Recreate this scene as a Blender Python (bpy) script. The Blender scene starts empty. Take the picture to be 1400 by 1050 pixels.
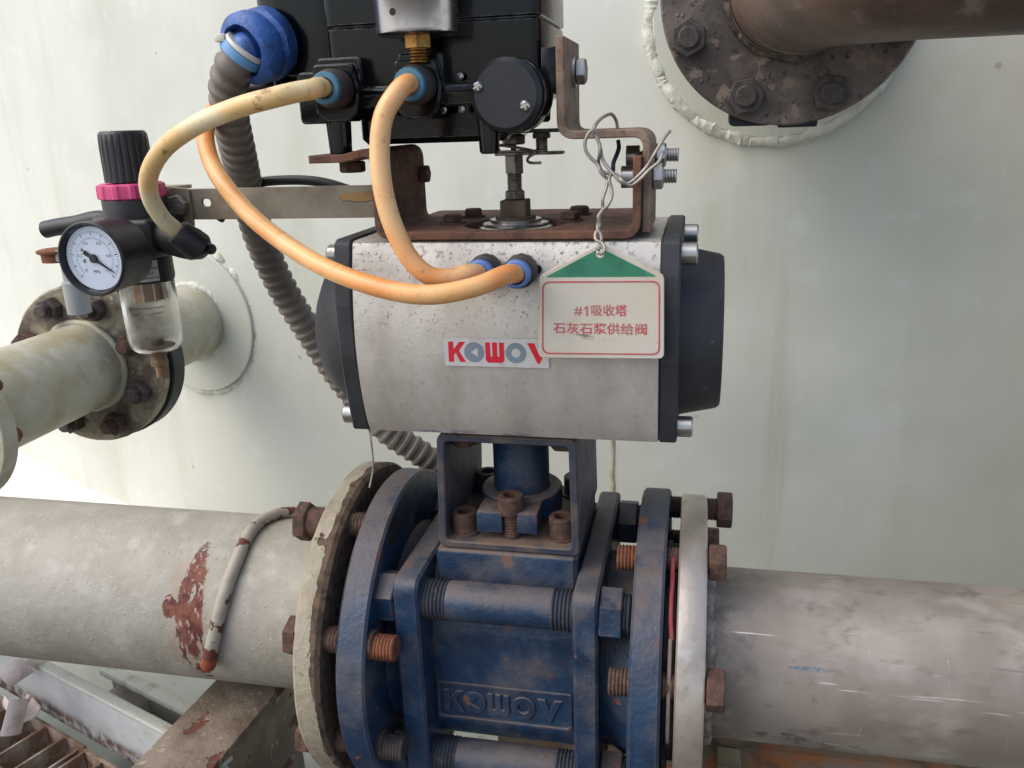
# A pneumatically actuated ball valve in a pipe run beside a pale painted tank.
# All coordinates below are millimetres (x along the pipe, y away from the viewer, z up; origin = valve centre).
import bpy, bmesh, math, random
from mathutils import Vector, Matrix, noise
from mathutils.geometry import tessellate_polygon

random.seed(11)
MM = 0.001
scene = bpy.context.scene
COL = scene.collection
V = Vector

# ------------------------------------------------------------------ camera, sky, sun, exposure
cam_d = bpy.data.cameras.new('camera')
cam_d.sensor_width = 36.0
cam_d.lens = 29.74
cam_d.clip_start = 0.01
cam_d.clip_end = 500
cam = bpy.data.objects.new('camera', cam_d)
COL.objects.link(cam)
m3 = Matrix([[0.977404, -0.030284, 0.209198], [0.208611, 0.297828, -0.931547], [-0.034094, 0.954139, 0.297415]])
cam.matrix_world = Matrix.Translation(V((113.72, -473.63, 319.42)) * MM) @ m3.to_4x4()
scene.camera = cam

SUN_EL, SUN_AZ = math.radians(50), math.radians(-121)     # azimuth measured from +Y towards +X
world = bpy.data.worlds.new('World')
scene.world = world
world.use_nodes = True
wn = world.node_tree
sky = wn.nodes.new('ShaderNodeTexSky')
sky.sky_type = 'NISHITA'
sky.sun_disc = False
sky.sun_elevation = SUN_EL
sky.sun_rotation = SUN_AZ
sky.air_density = 1.0
sky.dust_density = 3.0
sky.ozone_density = 1.0
wn.links.new(sky.outputs[0], wn.nodes['Background'].inputs[0])
wn.nodes['Background'].inputs[1].default_value = 0.15

sun_d = bpy.data.lights.new('sun', 'SUN')
sun_d.energy = 1.25
sun_d.angle = math.radians(80)
sun_d.color = (1.0, 0.96, 0.9)
sun = bpy.data.objects.new('sun', sun_d)
COL.objects.link(sun)
sdir = V((math.sin(SUN_AZ) * math.cos(SUN_EL), math.cos(SUN_AZ) * math.cos(SUN_EL), math.sin(SUN_EL)))
sun.rotation_euler = (-sdir).to_track_quat('-Z', 'Y').to_euler()
sun.location = sdir * 5

scene.view_settings.view_transform = 'Standard'
scene.view_settings.look = 'None'
scene.view_settings.exposure = 0.54
scene.view_settings.gamma = 1.0

# ------------------------------------------------------------------ materials
def lin(r, g, b):
    f = lambda c: ((c / 255 + 0.055) / 1.055) ** 2.4 if c > 10 else c / 255 / 12.92
    return (f(r), f(g), f(b), 1.0)


class Mat:
    """Builds one procedural material: base colour, noise variation, layers of dirt / wear, bump."""
    def __init__(self, name, base, rough=0.5, metal=0.0, spec=0.5):
        self.m = bpy.data.materials.new(name)
        self.m.use_nodes = True
        self.t = self.m.node_tree
        self.n = self.t.nodes
        self.b = self.n['Principled BSDF']
        self.b.inputs['Specular IOR Level'].default_value = spec
        tc = self.n.new('ShaderNodeTexCoord')
        sc = self.n.new('ShaderNodeVectorMath')
        sc.operation = 'SCALE'
        sc.inputs[3].default_value = 1000.0
        self.t.links.new(tc.outputs['Object'], sc.inputs[0])
        self.co = sc.outputs[0]
        self.col = self.val(base, True)
        self.rough = self.val(rough)
        self.metal = self.val(metal)
        self.h = None
        self.seed = 0.0

    def L(self, a, b):
        self.t.links.new(a, b)

    def val(self, v, colour=False):
        n = self.n.new('ShaderNodeRGB' if colour else 'ShaderNodeValue')
        n.outputs[0].default_value = v
        return n.outputs[0]

    def math(self, op, a, b=0.0, clamp=False):
        n = self.n.new('ShaderNodeMath')
        n.operation = op
        n.use_clamp = clamp
        for i, x in enumerate((a, b)):
            if isinstance(x, (int, float)):
                n.inputs[i].default_value = x
            else:
                self.L(x, n.inputs[i])
        return n.outputs[0]

    def noise(self, scale, detail=4, st=(1, 1, 1), rough=0.55, dist=0.0):
        self.seed += 37.3
        mp = self.n.new('ShaderNodeMapping')
        mp.inputs['Scale'].default_value = st
        mp.inputs['Location'].default_value = (self.seed, self.seed * 0.7, -self.seed)
        self.L(self.co, mp.inputs['Vector'])
        n = self.n.new('ShaderNodeTexNoise')
        n.inputs['Scale'].default_value = scale
        n.inputs['Detail'].default_value = detail
        n.inputs['Roughness'].default_value = rough
        n.inputs['Distortion'].default_value = dist
        self.L(mp.outputs[0], n.inputs['Vector'])
        return n.outputs['Fac']

    def vor(self, scale, st=(1, 1, 1)):
        self.seed += 17.3
        mp = self.n.new('ShaderNodeMapping')
        mp.inputs['Scale'].default_value = st
        mp.inputs['Location'].default_value = (self.seed, self.seed, self.seed)
        self.L(self.co, mp.inputs['Vector'])
        n = self.n.new('ShaderNodeTexVoronoi')
        n.inputs['Scale'].default_value = scale
        self.L(mp.outputs[0], n.inputs['Vector'])
        return n.outputs['Distance']

    def ramp(self, x, lo, hi):
        n = self.n.new('ShaderNodeMapRange')
        n.interpolation_type = 'SMOOTHSTEP'
        n.inputs[1].default_value = lo
        n.inputs[2].default_value = hi
        self.L(x, n.inputs[0])
        return n.outputs[0]

    def up(self, lo=0.3, hi=0.9):
        g = self.n.new('ShaderNodeNewGeometry')
        s = self.n.new('ShaderNodeSeparateXYZ')
        self.L(g.outputs['Normal'], s.inputs[0])
        return self.ramp(s.outputs[2], lo, hi)

    def axis(self, i, lo, hi):
        s = self.n.new('ShaderNodeSeparateXYZ')
        self.L(self.co, s.inputs[0])
        return self.ramp(s.outputs[i], lo, hi)

    def edge(self, radius=0.8, lo=0.03, hi=0.2):
        bv = self.n.new('ShaderNodeBevel')
        bv.samples = 3
        bv.inputs[0].default_value = radius * MM
        g = self.n.new('ShaderNodeNewGeometry')
        d = self.n.new('ShaderNodeVectorMath')
        d.operation = 'DOT_PRODUCT'
        self.L(bv.outputs[0], d.inputs[0])
        self.L(g.outputs['Normal'], d.inputs[1])
        return self.ramp(self.math('SUBTRACT', 1.0, d.outputs['Value']), lo, hi)

    def blob(self, c, r, fuzz=0.5, scale=0.08, detail=5):
        """mask inside an ellipsoid with a ragged border"""
        mp = self.n.new('ShaderNodeMapping')
        mp.vector_type = 'TEXTURE'
        mp.inputs['Location'].default_value = c
        mp.inputs['Scale'].default_value = r
        self.L(self.co, mp.inputs['Vector'])
        ln = self.n.new('ShaderNodeVectorMath')
        ln.operation = 'LENGTH'
        self.L(mp.outputs[0], ln.inputs[0])
        nz = self.noise(scale, detail, rough=0.65)
        s = self.math('ADD', ln.outputs['Value'], self.math('MULTIPLY', self.math('SUBTRACT', nz, 0.5), 2.0 * fuzz))
        return self.math('SUBTRACT', 1.0, self.ramp(s, 0.94, 1.06))

    def layer(self, colour, mask, amt=1.0, rough=None, metal=None):
        f = self.math('MULTIPLY', mask, amt, True)
        mx = self.n.new('ShaderNodeMix')
        mx.data_type = 'RGBA'
        self.L(f, mx.inputs[0])
        self.L(self.col, mx.inputs[6])
        if isinstance(colour, tuple):
            mx.inputs[7].default_value = colour
        else:
            self.L(colour, mx.inputs[7])
        self.col = mx.outputs[2]
        for nm, v in (('rough', rough), ('metal', metal)):
            if v is not None:
                mf = self.n.new('ShaderNodeMix')
                mf.data_type = 'FLOAT'
                self.L(f, mf.inputs[0])
                self.L(getattr(self, nm), mf.inputs[2])
                mf.inputs[3].default_value = v
                setattr(self, nm, mf.outputs[0])
        return self

    def vary(self, colour, scale, lo=0.35, hi=0.65, amt=1.0, st=(1, 1, 1), detail=4, rough=None, metal=None, dist=0.0):
        return self.layer(colour, self.ramp(self.noise(scale, detail, st, dist=dist), lo, hi), amt, rough, metal)

    def bump(self, src, h):
        x = self.math('MULTIPLY', src, h)
        self.h = x if self.h is None else self.math('ADD', self.h, x)
        return self

    def done(self):
        self.L(self.col, self.b.inputs['Base Color'])
        self.L(self.rough, self.b.inputs['Roughness'])
        self.L(self.metal, self.b.inputs['Metallic'])
        if self.h is not None:
            bp = self.n.new('ShaderNodeBump')
            bp.inputs['Strength'].default_value = 1.0
            bp.inputs['Distance'].default_value = MM
            self.L(self.h, bp.inputs['Height'])
            self.L(bp.outputs[0], self.b.inputs['Normal'])
        return self.m


RUST_D, RUST_M, RUST_O = lin(58, 44, 38), lin(98, 66, 50), lin(150, 84, 44)

m = Mat('tank_paint', lin(204, 205, 195), 0.45)
m.vary(lin(188, 191, 178), 0.004, 0.4, 0.65, 0.8)
m.vary(lin(168, 164, 138), 0.012, 0.52, 0.8, 0.4, st=(1, 1, 0.12), detail=5)
m.vary(lin(212, 216, 212), 0.03, 0.55, 0.75, 0.4)
m.layer(lin(170, 164, 138), m.math('MULTIPLY', m.axis(0, -60, 420), m.ramp(m.noise(0.006, 4, (1, 1, 0.5)), 0.25, 0.6)), 0.7)
m.vary(lin(150, 140, 116), 0.05, 0.68, 0.8, 0.3, st=(1, 1, 0.3), detail=6)
sp = m.ramp(m.vor(0.022), 0.1, 0.05)
m.layer(lin(120, 112, 96), m.math('MULTIPLY', sp, m.ramp(m.noise(0.02, 2), 0.58, 0.62)), 0.5)
m.layer(lin(150, 136, 104), m.math('MULTIPLY', m.ramp(m.noise(0.02, 5, (1, 1, 0.05)), 0.62, 0.8), m.axis(0, -400, 100)), 0.4)
m.bump(m.noise(0.008, 2), 2.0).bump(m.noise(0.3, 3), 0.1)
TANK = m.done()

m = Mat('weld_paint', lin(203, 204, 192), 0.5)
m.vary(lin(150, 136, 104), 0.06, 0.5, 0.75, 0.7, detail=7).vary(lin(216, 216, 206), 0.12, 0.5, 0.75, 0.6)
m.bump(m.noise(0.35, 4), 0.8)
WELD = m.done()

m = Mat('pipe_paint', lin(158, 153, 141), 0.55)
m.vary(lin(140, 135, 121), 0.02, 0.35, 0.65, 0.8).vary(lin(176, 173, 163), 0.06, 0.5, 0.75, 0.6)
m.vary(lin(120, 112, 98), 0.25, 0.6, 0.78, 0.5, detail=6)
m.vary(lin(92, 82, 70), 0.12, 0.7, 0.74, 0.7, detail=7)
m.layer(lin(190, 190, 182), m.ramp(m.vor(0.12), 0.14, 0.02), 0.6)
b1 = m.blob((-198.5, -48, 17), (9.5, 42, 44), 0.55, 0.16, 6)
b2 = m.blob((-213, -53, 27), (5, 9, 7), 0.5, 0.2)
cut = m.ramp(m.noise(0.16, 9, (1, 1, 0.35), 0.65), 0.42, 0.46)
red = m.n.new('ShaderNodeMix'); red.data_type = 'RGBA'
m.L(m.ramp(m.noise(0.13, 5), 0.4, 0.62), red.inputs[0])
red.inputs[6].default_value = lin(84, 42, 35); red.inputs[7].default_value = lin(122, 72, 58)
chip = m.math('MAXIMUM', m.math('MULTIPLY', b1, cut), b2)
halo = m.blob((-201, -48, 14), (15, 44, 46), 0.6, 0.07, 6)
m.layer(lin(150, 126, 104), halo, 0.4)
m.layer(red.outputs[2], chip, 1.0, 0.8)
m.layer(lin(176, 148, 132), m.math('MULTIPLY', chip, m.ramp(m.noise(0.28, 6, (1, 1, 0.4)), 0.58, 0.64)), 0.8)
m.bump(m.ramp(m.vor(0.12), 0.16, 0.0), 0.35).bump(m.noise(0.12, 4), 0.8).bump(m.noise(0.5, 4), 0.2).bump(chip, -0.6)
PIPE = m.done()

m = Mat('rod_paint', lin(158, 152, 138), 0.55)
m.vary(lin(138, 130, 114), 0.08, 0.4, 0.7, 0.7)
ch = m.ramp(m.math('ADD', m.noise(0.075, 5), m.math('MULTIPLY', m.math('SUBTRACT', 1.0, m.axis(2, -36, -8)), 0.14)), 0.6, 0.63)
m.layer(lin(96, 52, 42), ch, 1.0, 0.8).bump(ch, -0.5).bump(m.noise(0.3, 3), 0.4)
ROD = m.done()

m = Mat('flange_paint', lin(160, 150, 130), 0.6)
m.vary(lin(138, 126, 106), 0.03, 0.4, 0.65, 0.8).vary(lin(176, 170, 154), 0.1, 0.55, 0.7, 0.5)
edge_n = m.math('ADD', m.axis(0, -98, -88), m.math('MULTIPLY', m.math('SUBTRACT', m.noise(0.05, 5), 0.5), 1.9))
z_n = m.math('MULTIPLY', m.axis(2, -40, 95), 0.42)
chip = m.ramp(m.math('ADD', edge_n, z_n), 0.66, 0.7)
m.layer(lin(98, 80, 62), chip, 1.0, 0.9).bump(chip, -0.9)
m.layer(lin(62, 48, 40), m.math('MULTIPLY', chip, m.ramp(m.noise(0.15, 5), 0.45, 0.6)), 0.8)
m.vary(lin(96, 84, 70), 0.2, 0.6, 0.7, 0.7, detail=7)
m.bump(m.noise(0.2, 4), 0.9)
WFLANGE = m.done()

m = Mat('nozzle_paint', lin(176, 172, 154), 0.5)
m.vary(lin(158, 146, 112), 0.025, 0.4, 0.7, 0.8).vary(lin(190, 188, 176), 0.06, 0.5, 0.7, 0.6)
m.vary(lin(120, 106, 84), 0.1, 0.64, 0.76, 0.5, detail=6)
m.bump(m.noise(0.1, 4), 0.5)
NOZZLE = m.done()

m = Mat('grimy_flange', lin(148, 138, 115), 0.65)
m.vary(lin(74, 65, 58), 0.03, 0.4, 0.58, 0.9, detail=9).vary(lin(110, 96, 76), 0.09, 0.5, 0.7, 0.7, detail=6)
m.vary(lin(176, 168, 140), 0.07, 0.62, 0.68, 0.7, detail=5)
m.bump(m.noise(0.15, 5), 1.0)
GRIMY = m.done()

m = Mat('brown_flange', lin(108, 99, 92), 0.6)
m.vary(lin(66, 58, 54), 0.02, 0.42, 0.64, 0.9, detail=8).vary(lin(132, 116, 104), 0.06, 0.56, 0.62, 0.8, detail=5)
m.vary(lin(48, 36, 34), 0.18, 0.58, 0.64, 0.8, detail=5)
m.bump(m.noise(0.12, 5), 0.8).bump(m.ramp(m.vor(0.14), 0.25, 0.0), 0.8)
BROWNF = m.done()

m = Mat('brown_pipe', lin(104, 84, 72), 0.45)
m.vary(lin(70, 52, 44), 0.02, 0.4, 0.62, 0.9, st=(0.4, 1, 1), detail=6).vary(lin(132, 120, 106), 0.04, 0.55, 0.72, 0.6)
m.vary(lin(52, 40, 36), 0.2, 0.62, 0.7, 0.6)
m.bump(m.noise(0.2, 4), 0.3)
BROWNP = m.done()

m = Mat('neck_paint', lin(140, 132, 118), 0.5)
m.vary(lin(96, 84, 72), 0.03, 0.42, 0.65, 0.9, detail=6).vary(lin(110, 70, 50), 0.06, 0.6, 0.7, 0.7)
m.bump(m.noise(0.15, 4), 0.4)
NECK = m.done()

def rust(name, a, b, c, s=0.12, rough=0.85):
    m = Mat(name, a, rough)
    m.vary(b, s, 0.38, 0.62, 0.9, detail=6).vary(c, s * 1.8, 0.55, 0.72, 0.8, detail=6)
    m.vary(lin(40, 30, 26), s * 4, 0.6, 0.7, 0.5)
    m.bump(m.noise(s * 5, 5), 0.35).bump(m.noise(s, 5), 0.5)
    return m

DARKRUST = rust('dark_rusty_steel', lin(104, 86, 72), lin(78, 64, 54), lin(108, 84, 66)).done()
PLATERUST = rust('brown_rusty_plate', lin(112, 78, 60), lin(78, 58, 50), lin(158, 98, 62), 0.07).done()
EDGERUST = rust('rust_edged_steel', lin(146, 124, 106), lin(118, 98, 82), lin(152, 108, 74), 0.1).done()
BOLTRUST = rust('rusty_bolt', lin(92, 68, 54), lin(66, 50, 44), lin(118, 78, 56), 0.2).done()
ORUST = rust('orange_rust', lin(128, 76, 47), lin(98, 60, 42), lin(146, 94, 58), 0.2).done()
NUTDARK = rust('dark_oiled_bolt', lin(72, 64, 60), lin(52, 46, 44), lin(92, 80, 70), 0.2, 0.6).done()

m = rust('flange_stud_rust', lin(82, 62, 52), lin(60, 48, 42), lin(104, 70, 50), 0.2)
STUD = m.done()
THREADB = rust('painted_thread', lin(48, 54, 66), lin(40, 44, 54), lin(104, 74, 56), 0.15, 0.7).done()

m = Mat('cast_aluminium', lin(214, 208, 198), 0.42, 0.55)
m.vary(lin(198, 191, 180), 0.03, 0.35, 0.65, 0.8)
m.vary(lin(150, 140, 128), 0.3, 0.56, 0.75, 0.4, detail=8).vary(lin(168, 160, 148), 0.05, 0.4, 0.7, 0.5, st=(1, 1, 0.3), detail=6)
m.layer(lin(96, 88, 80), m.math('MULTIPLY', m.ramp(m.noise(0.55, 6), 0.59, 0.67), m.axis(2, 30, 95)), 0.75, 0.75, 0.0)
m.layer(lin(108, 98, 88), m.math('MULTIPLY', m.ramp(m.noise(0.3, 9), 0.54, 0.68), m.axis(2, 70, 110)), 0.55, 0.8, 0.0)
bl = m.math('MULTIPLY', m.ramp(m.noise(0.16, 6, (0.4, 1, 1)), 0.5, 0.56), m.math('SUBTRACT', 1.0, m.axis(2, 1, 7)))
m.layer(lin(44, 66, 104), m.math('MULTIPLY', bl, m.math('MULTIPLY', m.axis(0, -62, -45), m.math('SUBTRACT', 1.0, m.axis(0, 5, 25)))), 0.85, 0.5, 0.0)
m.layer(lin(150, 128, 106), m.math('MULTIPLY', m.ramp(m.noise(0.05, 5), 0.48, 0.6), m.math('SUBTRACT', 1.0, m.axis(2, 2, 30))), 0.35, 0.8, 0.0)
m.layer(lin(226, 224, 220), m.ramp(m.noise(0.35, 3), 0.71, 0.74), 0.8)
m.bump(m.noise(0.9, 3), 0.12).bump(m.noise(0.08, 3), 0.25)
ALU = m.done()

m = Mat('end_cap_black', lin(42, 43, 46), 0.55)
m.vary(lin(60, 61, 64), 0.03, 0.4, 0.7, 0.6).vary(lin(36, 37, 40), 0.09, 0.5, 0.7, 0.6)
m.layer(lin(140, 142, 146), m.ramp(m.noise(0.22, 8, (1, 1, 0.6), 0.7), 0.66, 0.74), 0.55, 0.8)
m.bump(m.noise(0.5, 3), 0.12)
CAP = m.done()

m = Mat('gloss_black', lin(8, 10, 14), 0.13, 0.0, 0.28)
m.vary(lin(16, 17, 20), 0.03, 0.45, 0.7, 0.5, rough=0.26)
m.layer(lin(110, 112, 114), m.ramp(m.noise(1.3, 2), 0.76, 0.79), 0.5)
m.layer(lin(150, 150, 150), m.math('MULTIPLY', m.edge(0.6, 0.03, 0.1), m.ramp(m.noise(0.25, 5), 0.36, 0.56)), 0.75)  # pale lines along the edges paint in highlights, broken up by noise
m.bump(m.noise(0.25, 2), 0.05)
GLOSS = m.done()

m = Mat('satin_black', lin(28, 30, 34), 0.45)
m.vary(lin(36, 38, 42), 0.05, 0.4, 0.7, 0.6)
m.layer(lin(120, 120, 120), m.ramp(m.noise(1.0, 3), 0.72, 0.76), 0.3)
SATIN = m.done()

m = Mat('black_plastic', lin(30, 30, 33), 0.42)
m.vary(lin(42, 42, 45), 0.06, 0.45, 0.7, 0.6, rough=0.6)
m.layer(lin(150, 146, 138), m.ramp(m.noise(0.9, 3), 0.7, 0.76), 0.25)
m.bump(m.noise(0.6, 3), 0.08)
PLAST = m.done()

m = Mat('pink_plastic', lin(196, 62, 112), 0.5)
m.vary(lin(214, 96, 138), 0.1, 0.45, 0.7, 0.6).vary(lin(150, 50, 84), 0.2, 0.6, 0.75, 0.5)
PINK = m.done()

m = Mat('bright_steel', lin(170, 168, 164), 0.3, 0.9)
m.vary(lin(120, 112, 104), 0.2, 0.5, 0.7, 0.6, rough=0.5)
ZINC = m.done()

m = Mat('polished_steel', lin(188, 186, 183), 0.26, 1.0)
m.vary(lin(150, 146, 140), 0.12, 0.55, 0.75, 0.5, rough=0.35)
m.layer(lin(110, 106, 100), m.ramp(m.noise(0.6, 5), 0.66, 0.72), 0.3, 0.6)
POLISH = m.done()

m = Mat('brass', lin(150, 112, 62), 0.35, 0.9)
m.vary(lin(96, 72, 44), 0.3, 0.45, 0.65, 0.8)
BRASS = m.done()
DRAIN = rust('grimy_brass', lin(150, 118, 84), lin(112, 86, 64), lin(164, 124, 80), 0.25, 0.7).done()

m = Mat('worn_steel', lin(140, 134, 126), 0.45, 0.6)
m.vary(lin(84, 74, 66), 0.15, 0.42, 0.65, 0.8, rough=0.7).vary(lin(150, 146, 140), 0.3, 0.58, 0.7, 0.5)
WORN = m.done()

m = Mat('strip_steel', lin(152, 144, 126), 0.5, 0.3)
m.vary(lin(124, 113, 97), 0.04, 0.4, 0.65, 0.8, detail=5).vary(lin(140, 132, 110), 0.05, 0.55, 0.7, 0.6)
p = m.blob((42, -5, 12), (13, 10, 3.4), 0.6, 0.12, 5)
m.layer(lin(176, 142, 92), p, 0.9, 0.8).bump(p, 0.5)
m.vary(lin(150, 114, 68), 0.06, 0.56, 0.7, 0.7, detail=7).vary(lin(128, 98, 66), 0.03, 0.5, 0.66, 0.5, detail=6)
STRIP = m.done()

def blue_paint(name, dust=0.55):
    m = Mat(name, lin(29, 55, 82), 0.36)
    m.vary(lin(23, 42, 64), 0.04, 0.4, 0.65, 0.7).vary(lin(52, 80, 106), 0.07, 0.52, 0.75, 0.55)
    m.vary(lin(80, 80, 82), 0.03, 0.55, 0.75, 0.4, detail=6, rough=0.7)
    m.layer(lin(118, 102, 88), m.math('MULTIPLY', m.up(0.25, 0.85), m.ramp(m.noise(0.06, 7), 0.25, 0.62)), dust, 0.85)
    m.vary(lin(120, 78, 54), 0.04, 0.6, 0.74, 0.55, detail=8, rough=0.85).vary(lin(128, 78, 50), 0.07, 0.665, 0.7, 0.85, detail=8, rough=0.85)
    m.layer(lin(112, 88, 72), m.math('MULTIPLY', m.edge(1.6, 0.03, 0.16), m.ramp(m.noise(0.12, 7), 0.36, 0.58)), 0.85, 0.8)
    m.vary(lin(98, 94, 92), 0.025, 0.46, 0.7, 0.6, detail=8, rough=0.8)
    m.layer(lin(170, 172, 176), m.ramp(m.noise(0.55, 3), 0.73, 0.76), 0.55)
    m.bump(m.noise(0.35, 4), 0.45).bump(m.noise(0.08, 3), 0.5)
    return m.done()

BLUE = blue_paint('blue_valve_paint')
BLUED = blue_paint('dusty_blue_paint', 0.85)

m = Mat('dusty_yoke_paint', lin(48, 54, 68), 0.6)
m.vary(lin(96, 84, 76), 0.05, 0.38, 0.62, 0.85, detail=6).vary(lin(40, 52, 78), 0.05, 0.55, 0.7, 0.6)
m.layer(lin(128, 104, 84), m.math('MULTIPLY', m.up(0.3, 0.9), m.ramp(m.noise(0.07, 4), 0.3, 0.6)), 0.75, 0.9)
m.layer(lin(126, 92, 68), m.math('MULTIPLY', m.edge(1.0, 0.04, 0.2), m.ramp(m.noise(0.15, 5), 0.4, 0.6)), 0.6)
m.bump(m.noise(0.4, 4), 0.3)
YOKE = m.done()

m = Mat('stainless_pipe', lin(164, 154, 143), 0.48, 0.4)
m.vary(lin(136, 125, 114), 0.018, 0.38, 0.62, 0.8, detail=5).vary(lin(196, 188, 180), 0.03, 0.52, 0.7, 0.6, st=(0.6, 1, 1))
m.vary(lin(98, 88, 82), 0.045, 0.6, 0.7, 0.5, detail=7)
m.layer(lin(226, 224, 220), m.ramp(m.noise(0.3, 5, (0.05, 1, 1)), 0.68, 0.72), 0.8, 0.4)
m.layer(lin(110, 100, 94), m.ramp(m.noise(0.35, 4, (0.03, 1, 1)), 0.66, 0.7), 0.5)
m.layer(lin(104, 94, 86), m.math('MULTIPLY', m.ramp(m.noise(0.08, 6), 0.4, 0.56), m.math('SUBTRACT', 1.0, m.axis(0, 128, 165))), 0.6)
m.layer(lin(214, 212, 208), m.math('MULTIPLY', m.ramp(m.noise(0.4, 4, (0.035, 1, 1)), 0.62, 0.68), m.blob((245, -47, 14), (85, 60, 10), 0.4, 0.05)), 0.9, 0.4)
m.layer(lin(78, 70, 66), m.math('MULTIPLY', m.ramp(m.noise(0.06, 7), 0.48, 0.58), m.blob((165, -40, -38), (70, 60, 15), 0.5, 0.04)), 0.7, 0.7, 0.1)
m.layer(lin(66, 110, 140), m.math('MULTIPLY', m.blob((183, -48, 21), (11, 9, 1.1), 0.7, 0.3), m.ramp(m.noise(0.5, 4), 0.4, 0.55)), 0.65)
m.vary(lin(126, 114, 102), 0.12, 0.55, 0.7, 0.5, detail=8, st=(0.5, 1, 1))
m.layer(lin(206, 200, 194), m.ramp(m.noise(0.5, 3, (1, 0.1, 0.1)), 0.7, 0.74), 0.4)
m.layer(lin(60, 54, 52), m.ramp(m.noise(0.7, 4), 0.71, 0.75), 0.6, 0.7, 0.0)
m.bump(m.noise(0.3, 3, (0.1, 1, 1)), 0.1)
SSPIPE = m.done()

m = Mat('stainless_flange', lin(200, 188, 174), 0.36, 0.7)
m.vary(lin(168, 156, 142), 0.05, 0.4, 0.65, 0.8, rough=0.5).vary(lin(204, 200, 194), 0.08, 0.55, 0.7, 0.6)
m.vary(lin(110, 100, 90), 0.3, 0.64, 0.72, 0.5, detail=6)
m.bump(m.noise(0.3, 3, (1, 0.3, 0.3)), 0.12)
SSFLANGE = m.done()

m = Mat('raw_weld', lin(160, 150, 136), 0.6, 0.3)
m.vary(lin(116, 102, 88), 0.15, 0.42, 0.6, 0.8).vary(lin(190, 186, 178), 0.25, 0.56, 0.7, 0.8)
m.bump(m.noise(0.5, 4), 0.8)
RAWWELD = m.done()

def hose_mat(name, a, b, c, dirt):
    m = Mat(name, a, 0.28)
    m.vary(b, 0.02, 0.4, 0.62, 0.9, detail=2).vary(c, 0.03, 0.5, 0.75, 0.5)
    m.layer(lin(120, 88, 48), m.ramp(m.noise(0.05, 5), 0.62, 0.67), dirt)
    m.layer(lin(110, 78, 44), m.ramp(m.vor(0.075), 0.13, 0.09), dirt * 0.8)
    m.layer(lin(150, 110, 66), m.ramp(m.noise(0.25, 6), 0.56, 0.7), 0.3)
    m.layer(lin(110, 84, 56), m.ramp(m.noise(0.6, 4), 0.66, 0.72), 0.4)
    mt = m.done()
    m.b.inputs['Subsurface Weight'].default_value = 0.22
    m.b.inputs['Subsurface Radius'].default_value = (0.004, 0.002, 0.0008)
    m.b.inputs['Subsurface Scale'].default_value = 1.0
    return mt

HOSE_A = hose_mat('yellowed_hose', lin(226, 214, 176), lin(224, 186, 122), lin(214, 206, 172), 0.8)
HOSE_B = hose_mat('orange_hose', lin(236, 180, 116), lin(228, 150, 82), lin(236, 200, 152), 0.0)
HOSE_C = hose_mat('orange_hose_pale', lin(234, 188, 134), lin(226, 148, 80), lin(232, 192, 142), 0.0)

m = Mat('conduit_grey', lin(122, 112, 102), 0.5)
m.vary(lin(96, 87, 79), 0.03, 0.4, 0.65, 0.8).vary(lin(124, 116, 108), 0.1, 0.55, 0.75, 0.5)
m.bump(m.noise(0.4, 3), 0.15)
CONDUIT = m.done()

m = Mat('blue_gland', lin(50, 92, 160), 0.5)
m.vary(lin(32, 56, 104), 0.08, 0.45, 0.7, 0.9, detail=6).vary(lin(86, 128, 186), 0.12, 0.55, 0.72, 0.6)
m.vary(lin(48, 44, 44), 0.12, 0.63, 0.68, 0.8, detail=6)
m.bump(m.noise(0.2, 4), 0.9)
GLAND = m.done()

def plain(name, c, r=0.5, metal=0.0, c2=None, s=0.08, amt=0.6):
    m = Mat(name, c, r, metal)
    m.vary(c2 or tuple(x * 0.72 for x in c[:3]) + (1,), s, 0.42, 0.7, amt)
    return m.done()

RINGBLUE = plain('fitting_ring_blue', lin(92, 128, 190), 0.45)
RINGTEAL = plain('fitting_ring_teal', lin(70, 116, 140), 0.5, s=0.2)
COLLAR = plain('fitting_collar', lin(64, 56, 52), 0.6, s=0.15)
NYLON = plain('nylon_tie', lin(206, 204, 194), 0.45)
TIEBLUE = plain('light_blue_tape', lin(98, 150, 196), 0.5)
RUBBER = plain('black_rubber', lin(34, 35, 38), 0.5)
WIRE = plain('tie_wire', lin(166, 160, 150), 0.42, 0.6, lin(112, 104, 94), 0.15)
WIRESHADE = plain('shaded_wire', lin(52, 54, 62), 0.45)
RED = plain('sticker_red', lin(204, 28, 48), 0.4, s=0.1, amt=0.35)
GREY = plain('sticker_grey', lin(122, 134, 146), 0.4, s=0.1, amt=0.3)
m = Mat('sticker_silver', lin(202, 200, 196), 0.4, 0.2)
m.vary(lin(170, 164, 156), 0.12, 0.5, 0.72, 0.6, detail=7).vary(lin(120, 110, 100), 0.5, 0.64, 0.72, 0.5, detail=5)
m.layer(lin(110, 98, 86), m.math('MULTIPLY', m.edge(0.6, 0.02, 0.15), m.ramp(m.noise(0.3, 5), 0.4, 0.6)), 0.6)
STICK = m.done()
INK = plain('black_ink', lin(38, 38, 42), 0.5)
INKBLUE = plain('dial_ink_blue', lin(70, 92, 130), 0.5)
DIAL = plain('dial_white', lin(214, 222, 234), 0.5, amt=0.15)
CREAM = plain('dial_stain', lin(218, 212, 190), 0.5)
LABELW = plain('label_white', lin(196, 194, 188), 0.5, s=0.2, amt=0.25)
COCKG = plain('cock_grey', lin(150, 152, 150), 0.55, s=0.03)
HOLE = plain('hole_dark', lin(22, 20, 20), 0.8)
GASKET = plain('red_gasket', lin(142, 52, 58), 0.7, c2=lin(110, 96, 88), s=0.15)
GASKETG = plain('grey_gasket', lin(128, 114, 104), 0.8, s=0.2)
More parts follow.
